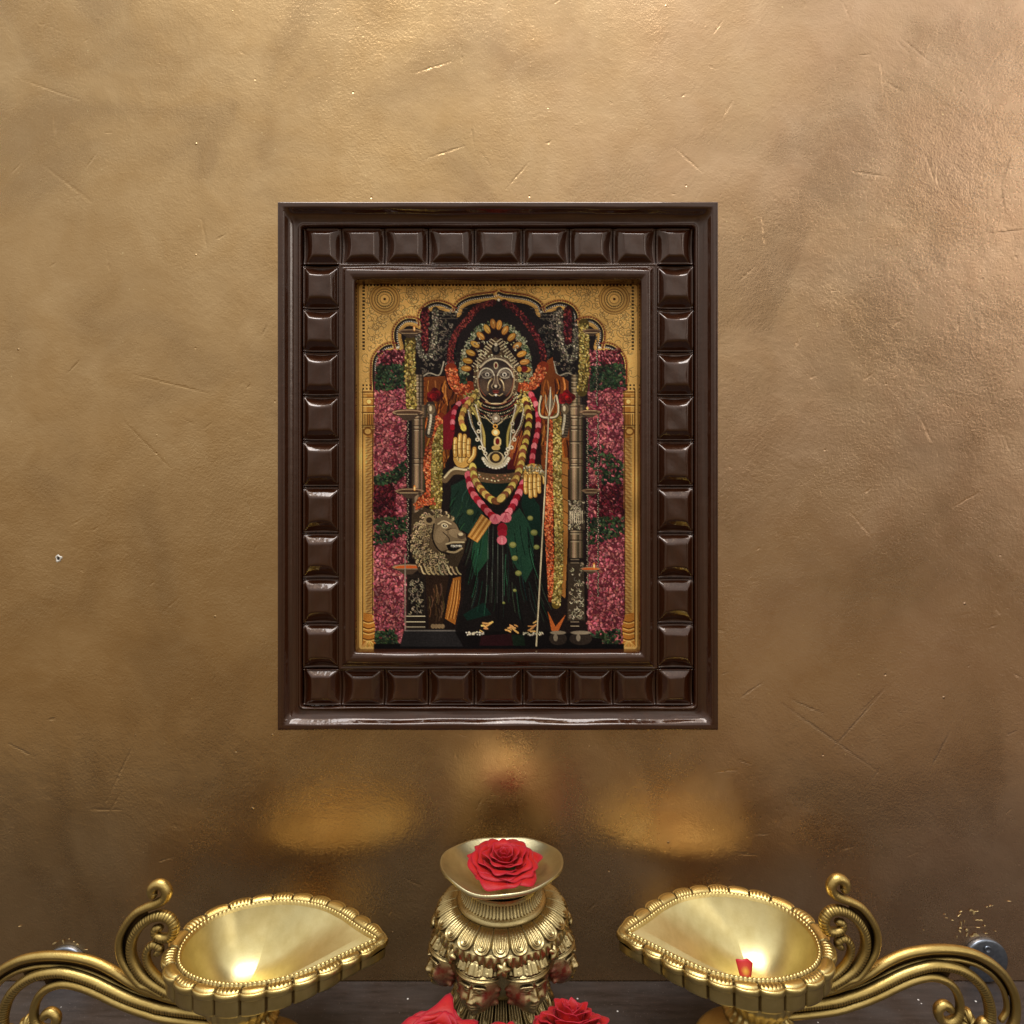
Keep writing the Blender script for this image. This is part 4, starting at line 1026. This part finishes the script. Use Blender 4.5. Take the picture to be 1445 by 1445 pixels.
    prof_ = resample([(.0262, zt + .002), (.0255, zt - .006), (.0215, zt - .012), (.019, zt - .018), (.024, zt - .024), (.018, zt - .030), (.0165, zt - .036), (.024, zt - .044), (.034, .012), (.044, .006), (.046, .0015), (.045, .0)], 60)
    st = lathe('foot', prof_, M_cast, root, 120, disp=lambda a_, t_, r, z: (.0006 * math.sin(a_ * 28) * (t_ < .35), 0))
    st.location = (mx * cxl, 0, 0)
    # scroll work, in the upright plane behind the round end (points measured for the left lamp)
    def TP(pts, r, dd=LD, rr=None):
        out = []
        for i, p in enumerate(pts):
            x, y, z = P(p[0], p[1], dd)
            out.append((mx * (x - c0[0]), y - c0[1], z - SHELF_Z, (rr[min(i, len(rr) - 1)] if rr else r)))
        return out
    zA = lambda L_: [(150 + x / 6.883, 1230 + y / 6.883) for x, y in L_]
    zB = lambda L_: [(x / 6.02, 1285 + y / 6.02) for x, y in L_]
    sd = -mx
    o1 = zA([(560, 1215), (420, 1130), (320, 1090), (215, 960), (140, 820), (130, 660), (190, 520), (285, 405), (395, 345), (490, 310), (565, 262), (590, 195), (555, 135), (500, 122), (450, 160), (452, 215), (495, 225)])
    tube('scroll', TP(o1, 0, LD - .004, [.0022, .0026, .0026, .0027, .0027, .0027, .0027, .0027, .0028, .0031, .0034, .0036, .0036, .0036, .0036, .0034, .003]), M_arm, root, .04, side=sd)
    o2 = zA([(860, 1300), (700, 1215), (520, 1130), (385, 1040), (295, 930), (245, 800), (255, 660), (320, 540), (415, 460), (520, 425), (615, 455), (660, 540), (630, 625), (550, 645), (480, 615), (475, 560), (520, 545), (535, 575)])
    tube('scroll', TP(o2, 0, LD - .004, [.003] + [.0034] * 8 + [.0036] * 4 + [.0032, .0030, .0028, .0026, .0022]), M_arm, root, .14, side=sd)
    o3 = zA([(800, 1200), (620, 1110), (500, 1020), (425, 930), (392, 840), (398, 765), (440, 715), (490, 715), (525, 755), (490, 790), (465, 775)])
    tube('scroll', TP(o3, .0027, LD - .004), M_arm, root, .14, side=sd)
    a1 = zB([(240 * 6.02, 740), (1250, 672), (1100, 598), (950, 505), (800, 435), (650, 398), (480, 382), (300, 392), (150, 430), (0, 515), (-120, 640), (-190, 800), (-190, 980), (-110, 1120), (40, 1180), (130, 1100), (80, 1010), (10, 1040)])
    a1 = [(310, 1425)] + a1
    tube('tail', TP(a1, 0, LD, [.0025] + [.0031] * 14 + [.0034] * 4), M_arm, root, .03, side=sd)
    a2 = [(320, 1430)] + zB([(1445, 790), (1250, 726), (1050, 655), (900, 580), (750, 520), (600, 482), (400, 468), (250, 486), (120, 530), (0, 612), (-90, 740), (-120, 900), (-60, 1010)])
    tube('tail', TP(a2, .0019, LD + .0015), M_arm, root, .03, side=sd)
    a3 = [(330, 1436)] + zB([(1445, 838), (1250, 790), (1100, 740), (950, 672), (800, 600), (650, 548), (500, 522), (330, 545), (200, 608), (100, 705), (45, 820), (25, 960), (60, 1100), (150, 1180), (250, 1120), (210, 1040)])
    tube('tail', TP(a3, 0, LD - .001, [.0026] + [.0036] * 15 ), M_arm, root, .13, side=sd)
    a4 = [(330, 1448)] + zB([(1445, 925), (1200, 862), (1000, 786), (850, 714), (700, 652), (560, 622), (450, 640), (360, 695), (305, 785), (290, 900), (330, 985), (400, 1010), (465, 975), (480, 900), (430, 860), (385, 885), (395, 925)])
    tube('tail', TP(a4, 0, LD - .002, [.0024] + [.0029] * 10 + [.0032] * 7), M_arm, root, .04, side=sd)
    def ribbon(pa, pb, f0, f1, dback):
        A_ = cr2(pa, 12); B_ = cr2(pb, 12); n = 90; V = []
        A_ = A_[int(len(A_) * f0):int(len(A_) * f1)]
        for i in range(n):
            p = A_[int(i * (len(A_) - 1) / (n - 1))]; q = B_[np.argmin(np.hypot(B_[:, 0] - p[0], B_[:, 1] - p[1]))]
            for k in range(5):
                w = k / 4; g_ = TP([(p[0] * (1 - w) + q[0] * w, p[1] * (1 - w) + q[1] * w)], 0, LD + dback)[0]
                V.append((g_[0], g_[1], g_[2]))
        mesh_obj('web', V, grid_faces(n, 5), M_web, root)
    ribbon(a1, a2, .02, .66, .0018); ribbon(a2, a3, .02, .66, .0020); ribbon(a3, a4, .02, .50, .0012)
    ribbon(o1, o2, .04, .50, -.0020)
    # leaf boss where the tail curls meet
    bx, by, bz = TP([(42, 1447)], 0)[0][:3]
    V = []
    for i in range(24):
        for j in range(40):
            ph = math.pi * i / 23; a_ = 2 * math.pi * j / 40
            r_ = .0062 * (1 + .12 * math.sin(a_ * 8))
            V.append((bx + r_ * math.sin(ph) * math.cos(a_), by - r_ * .8 * math.cos(ph) * 1.0, bz + r_ * math.sin(ph) * math.sin(a_) * 1.2))
    mesh_obj('leaf_boss', V, grid_faces(24, 40, closed_m=True, flip=False), M_arm, root)
    return root
lampL = build_lamp('oil_lamp', False, (0, 0, 0), 'brass oil lamp with pointed lip facing right, empty bowl, left of the vase')
lampR = build_lamp('oil_lamp', True, (-28 * LD / F, .0068, 0), 'brass oil lamp with pointed lip facing left and a red petal in its bowl')
lampR.scale = (.985, 1.07, 1)

# ------------------------------------------------------------------ brass vase with faces
VD = .442
vx, vy, _ = P(708, 0, VD)
vase = empty('vase', (vx, vy, SHELF_Z))
tag(vase, 'brass vase ringed with crowned faces, a red rose in its wide dish', 'vase')
def vz(z): return z - SHELF_Z
# shallow dish, slightly bent rim
def dish_disp(a, t_, r, z):
    k = (r / .044) ** 4
    dip = -.0032 * math.exp(-((((a - math.radians(250)) + math.pi) % (2 * math.pi) - math.pi) / .55) ** 2)
    return (k * .0005 * math.sin(3 * a), -.0038 * (r / .0446) * math.sin(a) + k * (.0007 * math.sin(2 * a + 1) + .0004 * math.sin(7 * a) + dip))
zr = vz(-.2530)
dp = resample([(.0005, zr - .0160), (.012, zr - .0150), (.024, zr - .0115), (.036, zr - .0052), (.0435, zr), (.0446, zr - .0003), (.0448, zr - .0018), (.0438, zr - .0030), (.036, zr - .0085), (.029, zr - .0125), (.0262, zr - .0150)], 90)
lathe('dish', dp, M_dish, vase, 180, disp=dish_disp).scale = (1, .93, 1)
# collar with short upright cuts
zc = zr - .0140
cp = resample([(.0262, zc + .001), (.0262, zc - .001), (.0272, zc - .005), (.0292, zc - .0085), (.0316, zc - .0105), (.0325, zc - .0125), (.031, zc - .0140)], 60)
lathe('collar', cp, M_vase, vase, 540, disp=lambda a, t_, r, z: (-.0009 * (abs(math.sin(a * 36)) > .8) * (.2 < t_ < .62), 0))
# petalled shoulder and body
zb = zc - .0125
bp = resample([(.0305, zb), (.0375, zb - .0020), (.0445, zb - .0060), (.0478, zb - .0115), (.0475, zb - .019), (.0455, zb - .027), (.0430, zb - .036), (.0380, zb - .044), (.0285, zb - .050), (.0270, zb - .056), (.032, zb - .064), (.038, zb - .075), (.042, zb - .085), (.046, zb - .094), (.048, 0.002), (.047, 0.0)], 300)
def body_disp(a, t_, r, z):
    dz = zb - z
    out = 0
    for (z0_, z1_, n, ph) in ((.0, .0095, 22, 0), (.048, .074, 20, .5)):
        if z0_ <= dz <= z1_:
            v = (dz - z0_) / (z1_ - z0_); f = (a * n / (2 * math.pi) + ph) % 1 - .5
            e = math.hypot(f * 2.1, max(0, (v - .55) / .45))
            if e < 1: out = .0008 + .0007 * math.cos(e * 2 * math.pi * 2.5) * (.4 + .6 * min(1, v * 3)) 
            else: out = -.0014
    if .0095 < dz < .016:
        out = .0007 * math.sin(a * 60) * math.sin((dz - .0095) / .0065 * math.pi)
    return (out, 0)
lathe('body', bp, M_vase, vase, 900, disp=body_disp)

def make_face():
    """crowned head looking outwards along -Y, chin low; grid of a deformed ellipsoid"""
    n, m_ = 110, 130
    V = []; pw = []
    G = lambda x, z, x0, z0_, sx, sz: math.exp(-((x - x0) / sx) ** 2 - ((z - z0_) / sz) ** 2)
    for i in range(n):
        ph = math.pi * (i + .5) / n
        for j in range(m_):
            a = 2 * math.pi * j / m_
            x = math.sin(ph) * math.sin(a); y = -math.sin(ph) * math.cos(a); z = math.cos(ph)
            # jaw narrows
            xw = x * (1 - .30 * max(0, -z) ** 1.6)
            X = xw * .0120; Y = y * .0115; Z = z * .0150
            u, w = x, z                               # face coordinates
            f = 0
            if y < 0:
                ff = min(1, -y * 2.2)
                f += .0021 * G(u, w, 0, -.10, .11, .22) + .0012 * G(u, w, 0, -.22, .20, .08)         # nose
                f += .0015 * (G(u, w, .12, -.23, .08, .08) + G(u, w, -.12, -.23, .08, .08))
                f += .0016 * G(u, w, 0, -.43, .26, .045) + .0016 * G(u, w, 0, -.54, .20, .05)         # lips
                f -= .0016 * G(u, w, 0, -.485, .28, .02)
                f += .0024 * G(u, w, 0, -.78, .24, .13)                                               # chin
                for s_ in (-1, 1):
                    f -= .0018 * G(u, w, s_ * .36, .10, .24, .15)                                     # sockets
                    f += .0020 * G(u, w, s_ * .36, .08, .15, .065)                                    # lids
                    f -= .0010 * G(u, w, s_ * .36, .075, .20, .016)
                    f += .0014 * math.exp(-((w - (.30 - .5 * (abs(u) - .33) ** 2)) / .035) ** 2) * (abs(abs(u) - .36) < .27)
                    f += .0016 * G(u, w, s_ * .48, -.30, .22, .22)                                    # cheeks
                f += .0012 * G(u, w, 0, .38, .05, .10)                                                # forehead mark
                f *= ff
                for zz in (.52, .60, .68): f += .0013 * math.exp(-((w - zz - .08 * u * u) / .028) ** 2)
            # ears with round drops
            for s_ in (-1, 1):
                ear = G(y, w, -.05, .0, .22, .30); 
                if s_ * x > .55: f += .0022 * ear * (.7 + .3 * math.sin(w * 26)); f += .0030 * G(y, w, -.1, -.42, .16, .12)
            nrm = Vector((x / 1.2, y / 1.15, z / 1.5)).normalized()
            V.append((X + nrm.x * f, Y + nrm.y * f, Z + nrm.z * f * .4))
            pw.append(max(0, min(1, 1.35 * (abs(u) > .38) * sst((abs(u) - .34) / .3) * sst((.38 - w) / .4) * sst((w + 1.0) / .3) * (y < .5))))
    Fc = grid_faces(n, m_, closed_m=True)
    o = mesh_obj('face', V, Fc, M_face)
    at = o.data.attributes.new('powder', 'FLOAT', 'POINT'); at.data.foreach_set('value', pw)
    # crown: a fluted cap leaning back to the body, with gable slats
    V = []; nn, mm = 64, 144
    for i in range(nn):
        t_ = i / (nn - 1)
        for j in range(mm):
            a = 2 * math.pi * j / mm
            r = .0134 * (1 - .12 * t_ - .34 * t_ ** 3) 
            ring_ = .0011 * (math.exp(-((t_ - .03) / .035) ** 2) + math.exp(-((t_ - .13) / .03) ** 2) + 1.0 * math.exp(-((t_ - .62) / .03) ** 2) + math.exp(-((t_ - .70) / .03) ** 2))
            tri = abs(((a * 7 / (2 * math.pi)) % 1) - .5) * 2
            fl = .0014 * (tri > t_ * .9 + .10) * (.18 < t_ < .58) + .0010 * (math.sin(a * 22) > 0) * (t_ > .74) + .0008 * (abs(math.sin(a * 14)) > .6) * (.2 < t_ < .5)
            rr = (r + ring_ + fl)
            V.append((rr * math.sin(a), -rr * .92 * math.cos(a) + .0055 * t_, .0075 + .0165 * t_))
    V.append((0, .0055, .0242)); top = len(V) - 1
    Fc = grid_faces(nn, mm, closed_m=True, flip=False)
    Fc += [(top, (nn - 1) * mm + j, (nn - 1) * mm + (j + 1) % mm) for j in range(mm)]
    mesh_obj('crown', V, Fc, M_vase, o)
    # plaited side lock with a bead at its end
    return o
face0 = make_face()
for k in range(8):
    f = face0 if k == 0 else copy_tree(face0)
    f.parent = vase
    a = math.radians(-20.5 + k * 45)                      # 0 = towards the camera
    R0 = .0412
    f.scale = (1.14, 1.1, 1.08)
    f.location = (math.sin(a) * R0, -math.cos(a) * R0, vz(-.3125))
    f.rotation_euler = (math.radians(-9), 0, a)
# blossom bosses between the crowns
for k in range(8):
    a = math.radians(2 + k * 45)
    V = []
    for i in range(16):
        for j in range(36):
            ph = math.pi * i / 15; b_ = 2 * math.pi * j / 36
            r = .0042 * (1 + .22 * math.cos(b_ * 5)) 
            V.append((r * math.sin(ph) * math.cos(b_), -.0028 * math.cos(ph), r * math.sin(ph) * math.sin(b_)))
    if k == 0:
        bs = mesh_obj('blossom_boss', V, grid_faces(16, 36, closed_m=True), M_vase, vase); b0 = bs
    else:
        bs = b0.copy(); COL.objects.link(bs); bs.parent = vase
    bs.location = (math.sin(a) * .0485, -math.cos(a) * .0485, vz(-.2955)); bs.rotation_euler = (math.radians(-25), 0, a)

# ------------------------------------------------------------------ roses
def make_rose(name, loc, R, tilt, seed, label, stem=0.0, tall=1.0, sharp=1.0):
    r_ = random.Random(seed)
    root = empty(name, loc); root.rotation_euler = tilt
    tag(root, label, 'rose', 'red roses')
    layers = [(3, .14, .60, .62, .2), (3, .24, .66, .64, .35), (4, .38, .66, .60, .55), (5, .55, .62, .52, .75), (5, .74, .55, .40, .95), (6, .92, .46, .27, 1.05), (6, 1.06, .34, .12, 1.1)]
    ph0 = r_.uniform(0, 6)
    for li, (n, rad, wid, hgt, curl) in enumerate(layers):
        for k in range(n):
            ph = ph0 + li * 1.3 + 2 * math.pi * k / n + r_.uniform(-.12, .12)
            nu, nv = 25, 18
            wv = .5 + wid * (1.15 if li > 2 else 1.5)
            rr = rad * r_.uniform(.94, 1.06) * R; hh = hgt * r_.uniform(.92, 1.08) * R * tall
            V = []; ed = []
            ns = r_.uniform(0, 6); sk = r_.uniform(-.25, .25)
            for i in range(nu):
                u = -1 + 2 * i / (nu - 1)
                for j in range(nv):
                    v = j / (nv - 1)
                    # petal outline: rounded with a shallow point
                    edge = (1 - .38 * abs(u) ** 2.4) + .09 * sharp * math.exp(-((u - sk) / .16) ** 2) + .02 * math.sin(u * 9 + ns)
                    vv = v * edge
                    ang = ph + u * wv * (.35 + .65 * math.sin(min(1, vv * 1.25) * math.pi / 2)) * .95
                    rad_ = rr * (math.sin(min(vv, .8) / .8 * math.pi / 2) ** .75) * (.92 + .05 * u * u)
                    z_ = hh * (vv ** 1.15)
                    # lip of the petal rolls outwards
                    c_ = max(0, (vv - .72) / .28)
                    rad_ += c_ ** 1.5 * curl * .16 * R * (1 + .5 * math.sin(u * 5 + ns))
                    z_ -= c_ ** 2.0 * curl * .085 * R
                    z_ += .02 * R * math.sin(u * 6 + ns) * v * v
                    rad_ *= 1 + .02 * math.sin(u * 11 + ns * 2) * v - .05 * (1 if (u > 0) else 0) * abs(u)
                    V.append((rad_ * math.cos(ang), rad_ * math.sin(ang), z_)); ed.append(max(0, (v - .75) / .25) ** 2)
            o = mesh_obj('petal', V, grid_faces(nu, nv), M_petal, root)
            at = o.data.attributes.new('edge', 'FLOAT', 'POINT'); at.data.foreach_set('value', ed)
            md = o.modifiers.new('thick', 'SOLIDIFY'); md.thickness = .00035
            md.offset = 0
    # green calyx under the petals
    cp_ = resample([(.0008, -.010), (.0035, -.0085), (.0048, -.004), (.006, .0005), (.011, .002)], 20)
    lathe('calyx', cp_, M_green, root, 30, disp=lambda a, t_, r, z: (.0012 * math.sin(a * 5) * t_, 0))
    if stem:
        tube('stem', [(0, 0, -.008, .0018), (.001, .001, -.008 - stem * .5, .0018), (0, 0, -.008 - stem, .0020)], M_green, root, 0, ns=10, step=.003)
    return root
zd = -.2552
make_rose('rose', (vx + .0015, vy + .001, zd - .0085 + .0095 - .0015), .0236, (math.radians(6), math.radians(2), .4), 5, 'red rose lying in the wide dish on top of the brass vase', tall=.70, sharp=.45)
def rose_at(px, py, d, R, tilt, seed, label):
    x, y, z = P(px, py, d)
    return make_rose('rose', (x, y, z), R, tilt, seed, label, stem=(z - SHELF_Z - .008) , sharp=2)
rose_at(612, 1492, .368, .0240, (math.radians(22), math.radians(-8), .2), 21, 'large red rose at the lower left of the vase, under its left face')
rose_at(710, 1484, .350, .0150, (math.radians(10), 0, 1.3), 33, 'small red rose in front of the vase, only its tip showing')
rose_at(806, 1456, .366, .0215, (math.radians(16), math.radians(12), 2.4), 47, 'red rose with a pointed magenta petal at the lower right of the vase')

# loose petal in the right-hand bowl
lx, ly, lz = lampR.location
V = []; 
for i in range(13):
    for j in range(13):
        u = -1 + i / 6; v = j / 12
        w = .0058 * (.30 + .70 * v ** .8)
        V.append((u * w, -.0022 * (1 - u * u) , .0165 * v * (1 - .10 * u * u + .03 * math.sin(u * 5))))
pt = mesh_obj('petal', V, grid_faces(13, 13), None)
m, t, b = material('red_petal_yellow_heart')
tc = t.new('ShaderNodeTexCoord').outputs['Object']
dd = t.vmath('LENGTH', t.vmath('SUBTRACT', tc, (0, -.0018, .0095)))
t.l.new(t.mix(t.ramp(t.math('MULTIPLY_ADD', t.noise(tc, 500, 3), .0016, dd), [(.0026, 1), (.0040, 0)]), (.62, .015, .03), (.95, .62, .06)), b.inputs['Base Color'])
b.inputs['Roughness'].default_value = .5
pt.data.materials.append(m)
md = pt.modifiers.new('thick', 'SOLIDIFY'); md.thickness = .0005
pxyz = P(1054, 1396, .4095)
pt.location = (pxyz[0], pxyz[1] + .001, pxyz[2]); pt.rotation_euler = (math.radians(-28), math.radians(3), math.radians(-4))
tag(pt, 'small red petal with a yellow heart lying in the right brass bowl', 'petal')

# ------------------------------------------------------------------ fixing discs on the wall, plugged hole, chipped paint
def disc(px, py, rpx, label):
    x, _, z = P(px, py)
    root = empty('wall_disc', (x, 0, z)); tag(root, label, 'metal disc', 'steel discs fixed to the wall')
    r = rpx * K
    pr_ = [(.0001, .0042), (.0025, .0042), (.0030, .0042), (r * .5, .0042), (r - .0014, .0042), (r - .0005, .0038), (r, .0030), (r, .0002)]
    V = []; n = 90
    for i in range(n):
        a = 2 * math.pi * i / n
        for (q, h) in pr_: V.append((q * math.cos(a), -h, q * math.sin(a)))
    mesh_obj('plate', V, grid_faces(n, len(pr_), closed_n=True, flip=True), M_steel, root)
    V = []
    for i in range(40):
        a = 2 * math.pi * i / 40
        for (q, h) in [(.0030, .0043), (.0030, .0050), (.0022, .0054), (.0017, .0046), (.0001, .0045)]: V.append((q * math.cos(a), -h, q * math.sin(a) + .0105))
    mesh_obj('screw_head', V, grid_faces(40, 5, closed_n=True, flip=False), M_steel, root)
    return root
disc(95, 1363, 30, 'round steel disc on the wall behind the left lamp tail')
disc(1388, 1352, 30, 'round steel disc on the wall behind the right lamp tail, below chipped paint')
x, _, z = P(83, 788)
root = empty('wall_plug', (x, 0, z)); tag(root, 'small white rimmed nail hole in the gold wall, left of the frame', 'nail hole')
V = []
for i in range(36):
    a = 2 * math.pi * i / 36; w = 1 + .16 * math.sin(3 * a + 1) + .1 * math.sin(5 * a)
    for (q, h) in [(.0030 * w, .0001), (.0026 * w, .0009), (.0018 * w, .0010), (.0013, .0003)]: V.append((q * math.cos(a) * .85, -h, q * math.sin(a) * 1.05))
mesh_obj('filler_ring', V, grid_faces(36, 4, closed_n=True, flip=False), M_plaster, root)
V = [(0, -.0004, 0)] + [(.0014 * math.cos(a * .35), -.0004, .0014 * math.sin(a * .35)) for a in range(18)]
mesh_obj('hole', V, [(0, 1 + (k + 1) % 18, 1 + k) for k in range(18)], M_hole, root)
# chips: raised flakes of bright paint above the discs
def flakes(spots, name, label):
    V = []; Fc = []
    for (px, py, w, h, an) in spots:
        x, _, z = P(px, py); n = 9; b0_ = len(V)
        V.append((x, -.0007, z))
        for k in range(n):
            a = 2 * math.pi * k / n; r = random.uniform(.55, 1.15)
            dx, dz = w * K * .5 * r * math.cos(a), h * K * .5 * r * math.sin(a)
            V.append((x + dx * math.cos(an) - dz * math.sin(an), -.0003 - random.uniform(0, .0004), z + dx * math.sin(an) + dz * math.cos(an)))
        Fc += [(b0_, b0_ + 1 + k, b0_ + 1 + (k + 1) % n) for k in range(n)]
    o = mesh_obj(name, V, Fc, M_chip, smooth=False)
    return tag(o, label, 'chipped paint', kind='stuff')
spots = [(1285 + x / 8.02, 1265 + y / 8.02, w / 8.02, h / 8.02, a) for (x, y, w, h, a) in (
    (560, 170, 50, 14, .5), (545, 212, 60, 16, .6), (680, 155, 60, 30, .1), (715, 180, 44, 46, 0), (735, 165, 60, 12, .1), (606, 285, 12, 60, 0), (570, 310, 16, 80, .1), (555, 355, 44, 30, .5), (552, 390, 30, 40, .3),
    (635, 375, 42, 44, 0), (632, 430, 24, 50, -.5), (730, 430, 90, 40, -.1), (690, 445, 60, 20, .3), (760, 262, 120, 12, 0), (805, 272, 30, 14, -.4), (760, 348, 70, 8, -.1), (832, 328, 18, 30, -.1), (520, 455, 16, 44, .1),
    (850, 412, 50, 10, .1), (950, 388, 36, 8, 0), (405, 240, 50, 8, -.2), (470, 265, 40, 8, -.3), (860, 115, 30, 14, .4), (905, 102, 60, 6, .2), (145, 378, 24, 8, -.5), (385, 200, 14, 8, 0), (1110, 50, 60, 6, 0))]
spots += [(x / 6.02, 1285 + y / 6.02, w / 6.02, h / 6.02, a) for (x, y, w, h, a) in ((540, 262, 18, 46, .1), (660, 283, 26, 16, 0), (470, 270, 50, 20, .5), (735, 328, 50, 8, -.1), (630, 262, 20, 10, .2), (590, 240, 12, 16, 0), (170, 130, 34, 6, .1))]
flakes(spots[:27], 'paint_chips', 'bright flakes of chipped gold paint above the right wall disc')
flakes(spots[27:], 'paint_chips', 'bright flakes of chipped gold paint above the left wall disc')

# ------------------------------------------------------------------ light
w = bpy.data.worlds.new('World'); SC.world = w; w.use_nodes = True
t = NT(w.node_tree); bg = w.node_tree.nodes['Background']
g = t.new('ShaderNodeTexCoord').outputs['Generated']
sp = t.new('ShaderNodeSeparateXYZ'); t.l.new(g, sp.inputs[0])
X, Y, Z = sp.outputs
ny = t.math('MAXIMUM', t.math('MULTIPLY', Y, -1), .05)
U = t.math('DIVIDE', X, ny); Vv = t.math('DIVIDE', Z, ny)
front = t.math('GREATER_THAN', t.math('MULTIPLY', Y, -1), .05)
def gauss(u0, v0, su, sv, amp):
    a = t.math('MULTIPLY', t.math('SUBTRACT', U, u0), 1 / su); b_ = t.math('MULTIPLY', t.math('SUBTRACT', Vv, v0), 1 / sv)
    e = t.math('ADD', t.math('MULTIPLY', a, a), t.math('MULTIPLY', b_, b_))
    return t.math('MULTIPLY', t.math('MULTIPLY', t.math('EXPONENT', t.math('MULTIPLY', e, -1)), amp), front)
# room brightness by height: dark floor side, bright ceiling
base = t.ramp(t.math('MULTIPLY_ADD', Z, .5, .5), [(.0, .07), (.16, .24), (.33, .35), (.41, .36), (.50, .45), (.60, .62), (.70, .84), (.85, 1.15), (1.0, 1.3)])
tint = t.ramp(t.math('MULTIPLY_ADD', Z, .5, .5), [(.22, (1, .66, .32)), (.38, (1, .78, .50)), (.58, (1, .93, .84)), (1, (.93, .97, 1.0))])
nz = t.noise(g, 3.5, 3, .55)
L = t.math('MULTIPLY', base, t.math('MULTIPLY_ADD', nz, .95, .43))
for G_ in (gauss(1.02, .62, .11, .28, 5.5), gauss(.90, .10, .12, .22, .25), gauss(.34, .30, .09, .24, .65), gauss(-.62, .10, .25, .25, .08), gauss(0, .60, .30, .25, .22), gauss(.52, .95, .3, .12, .5), gauss(.55, -.30, .12, .08, .14)):  # bright patches painted into the surroundings, to show as sheen on the wall
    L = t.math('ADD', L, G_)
for G_ in (gauss(.57, .27, .17, .24, .99), gauss(.70, -.02, .17, .20, .85), gauss(.70, .44, .10, .10, .60), gauss(-.86, .74, .18, .22, .60), gauss(.44, .66, .09, .11, .45), gauss(.50, .80, .07, .12, .3), gauss(.0, -.05, .27, .30, .55), gauss(-.55, -.1, .2, .15, .25)):  # dark patches painted into the surroundings to dim the wall's reflections, no object there
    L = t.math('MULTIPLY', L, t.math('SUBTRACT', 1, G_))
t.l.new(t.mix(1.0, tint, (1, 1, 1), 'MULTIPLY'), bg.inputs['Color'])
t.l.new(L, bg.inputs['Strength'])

def area(loc, target, size, energy, col):
    l = bpy.data.lights.new('ceiling_light', 'AREA'); l.shape = 'DISK'; l.size = size; l.energy = energy; l.color = col
    o = bpy.data.objects.new('ceiling_light', l); COL.objects.link(o); o.location = loc
    d = Vector(target) - Vector(loc); o.rotation_euler = d.to_track_quat('-Z', 'Y').to_euler()
    return o
for (x, y, z, e) in ((-.48, -.42, 1.55, .4), (.42, -.40, 1.60, .4), (-.12, -.30, 1.62, .3), (.20, -.46, 1.60, .3), (-.75, -.40, 1.6, .2)):
    area((x, y, z), (x * .3, -.1, -.3), .09, e, (1, .94, .84))
o = area((-.15, -.62, 2.3), (-.15, -.61, 0),   .9, 42, (.95, .97, 1.0)); o.data.shape = 'RECTANGLE'; o.data.size = 1.5; o.data.size_y = 1.0

# ------------------------------------------------------------------ camera
cam = bpy.data.cameras.new('camera'); co = bpy.data.objects.new('camera', cam); COL.objects.link(co)
co.location = (0, -D, 0); co.rotation_euler = (math.pi / 2, 0, 0)
cam.sensor_width = 36; cam.lens = F / 1445 * 36; cam.clip_start = .01; cam.clip_end = 50
SC.camera = co
SC.view_settings.view_transform = 'Standard'; SC.view_settings.look = 'None'; SC.view_settings.exposure = 0
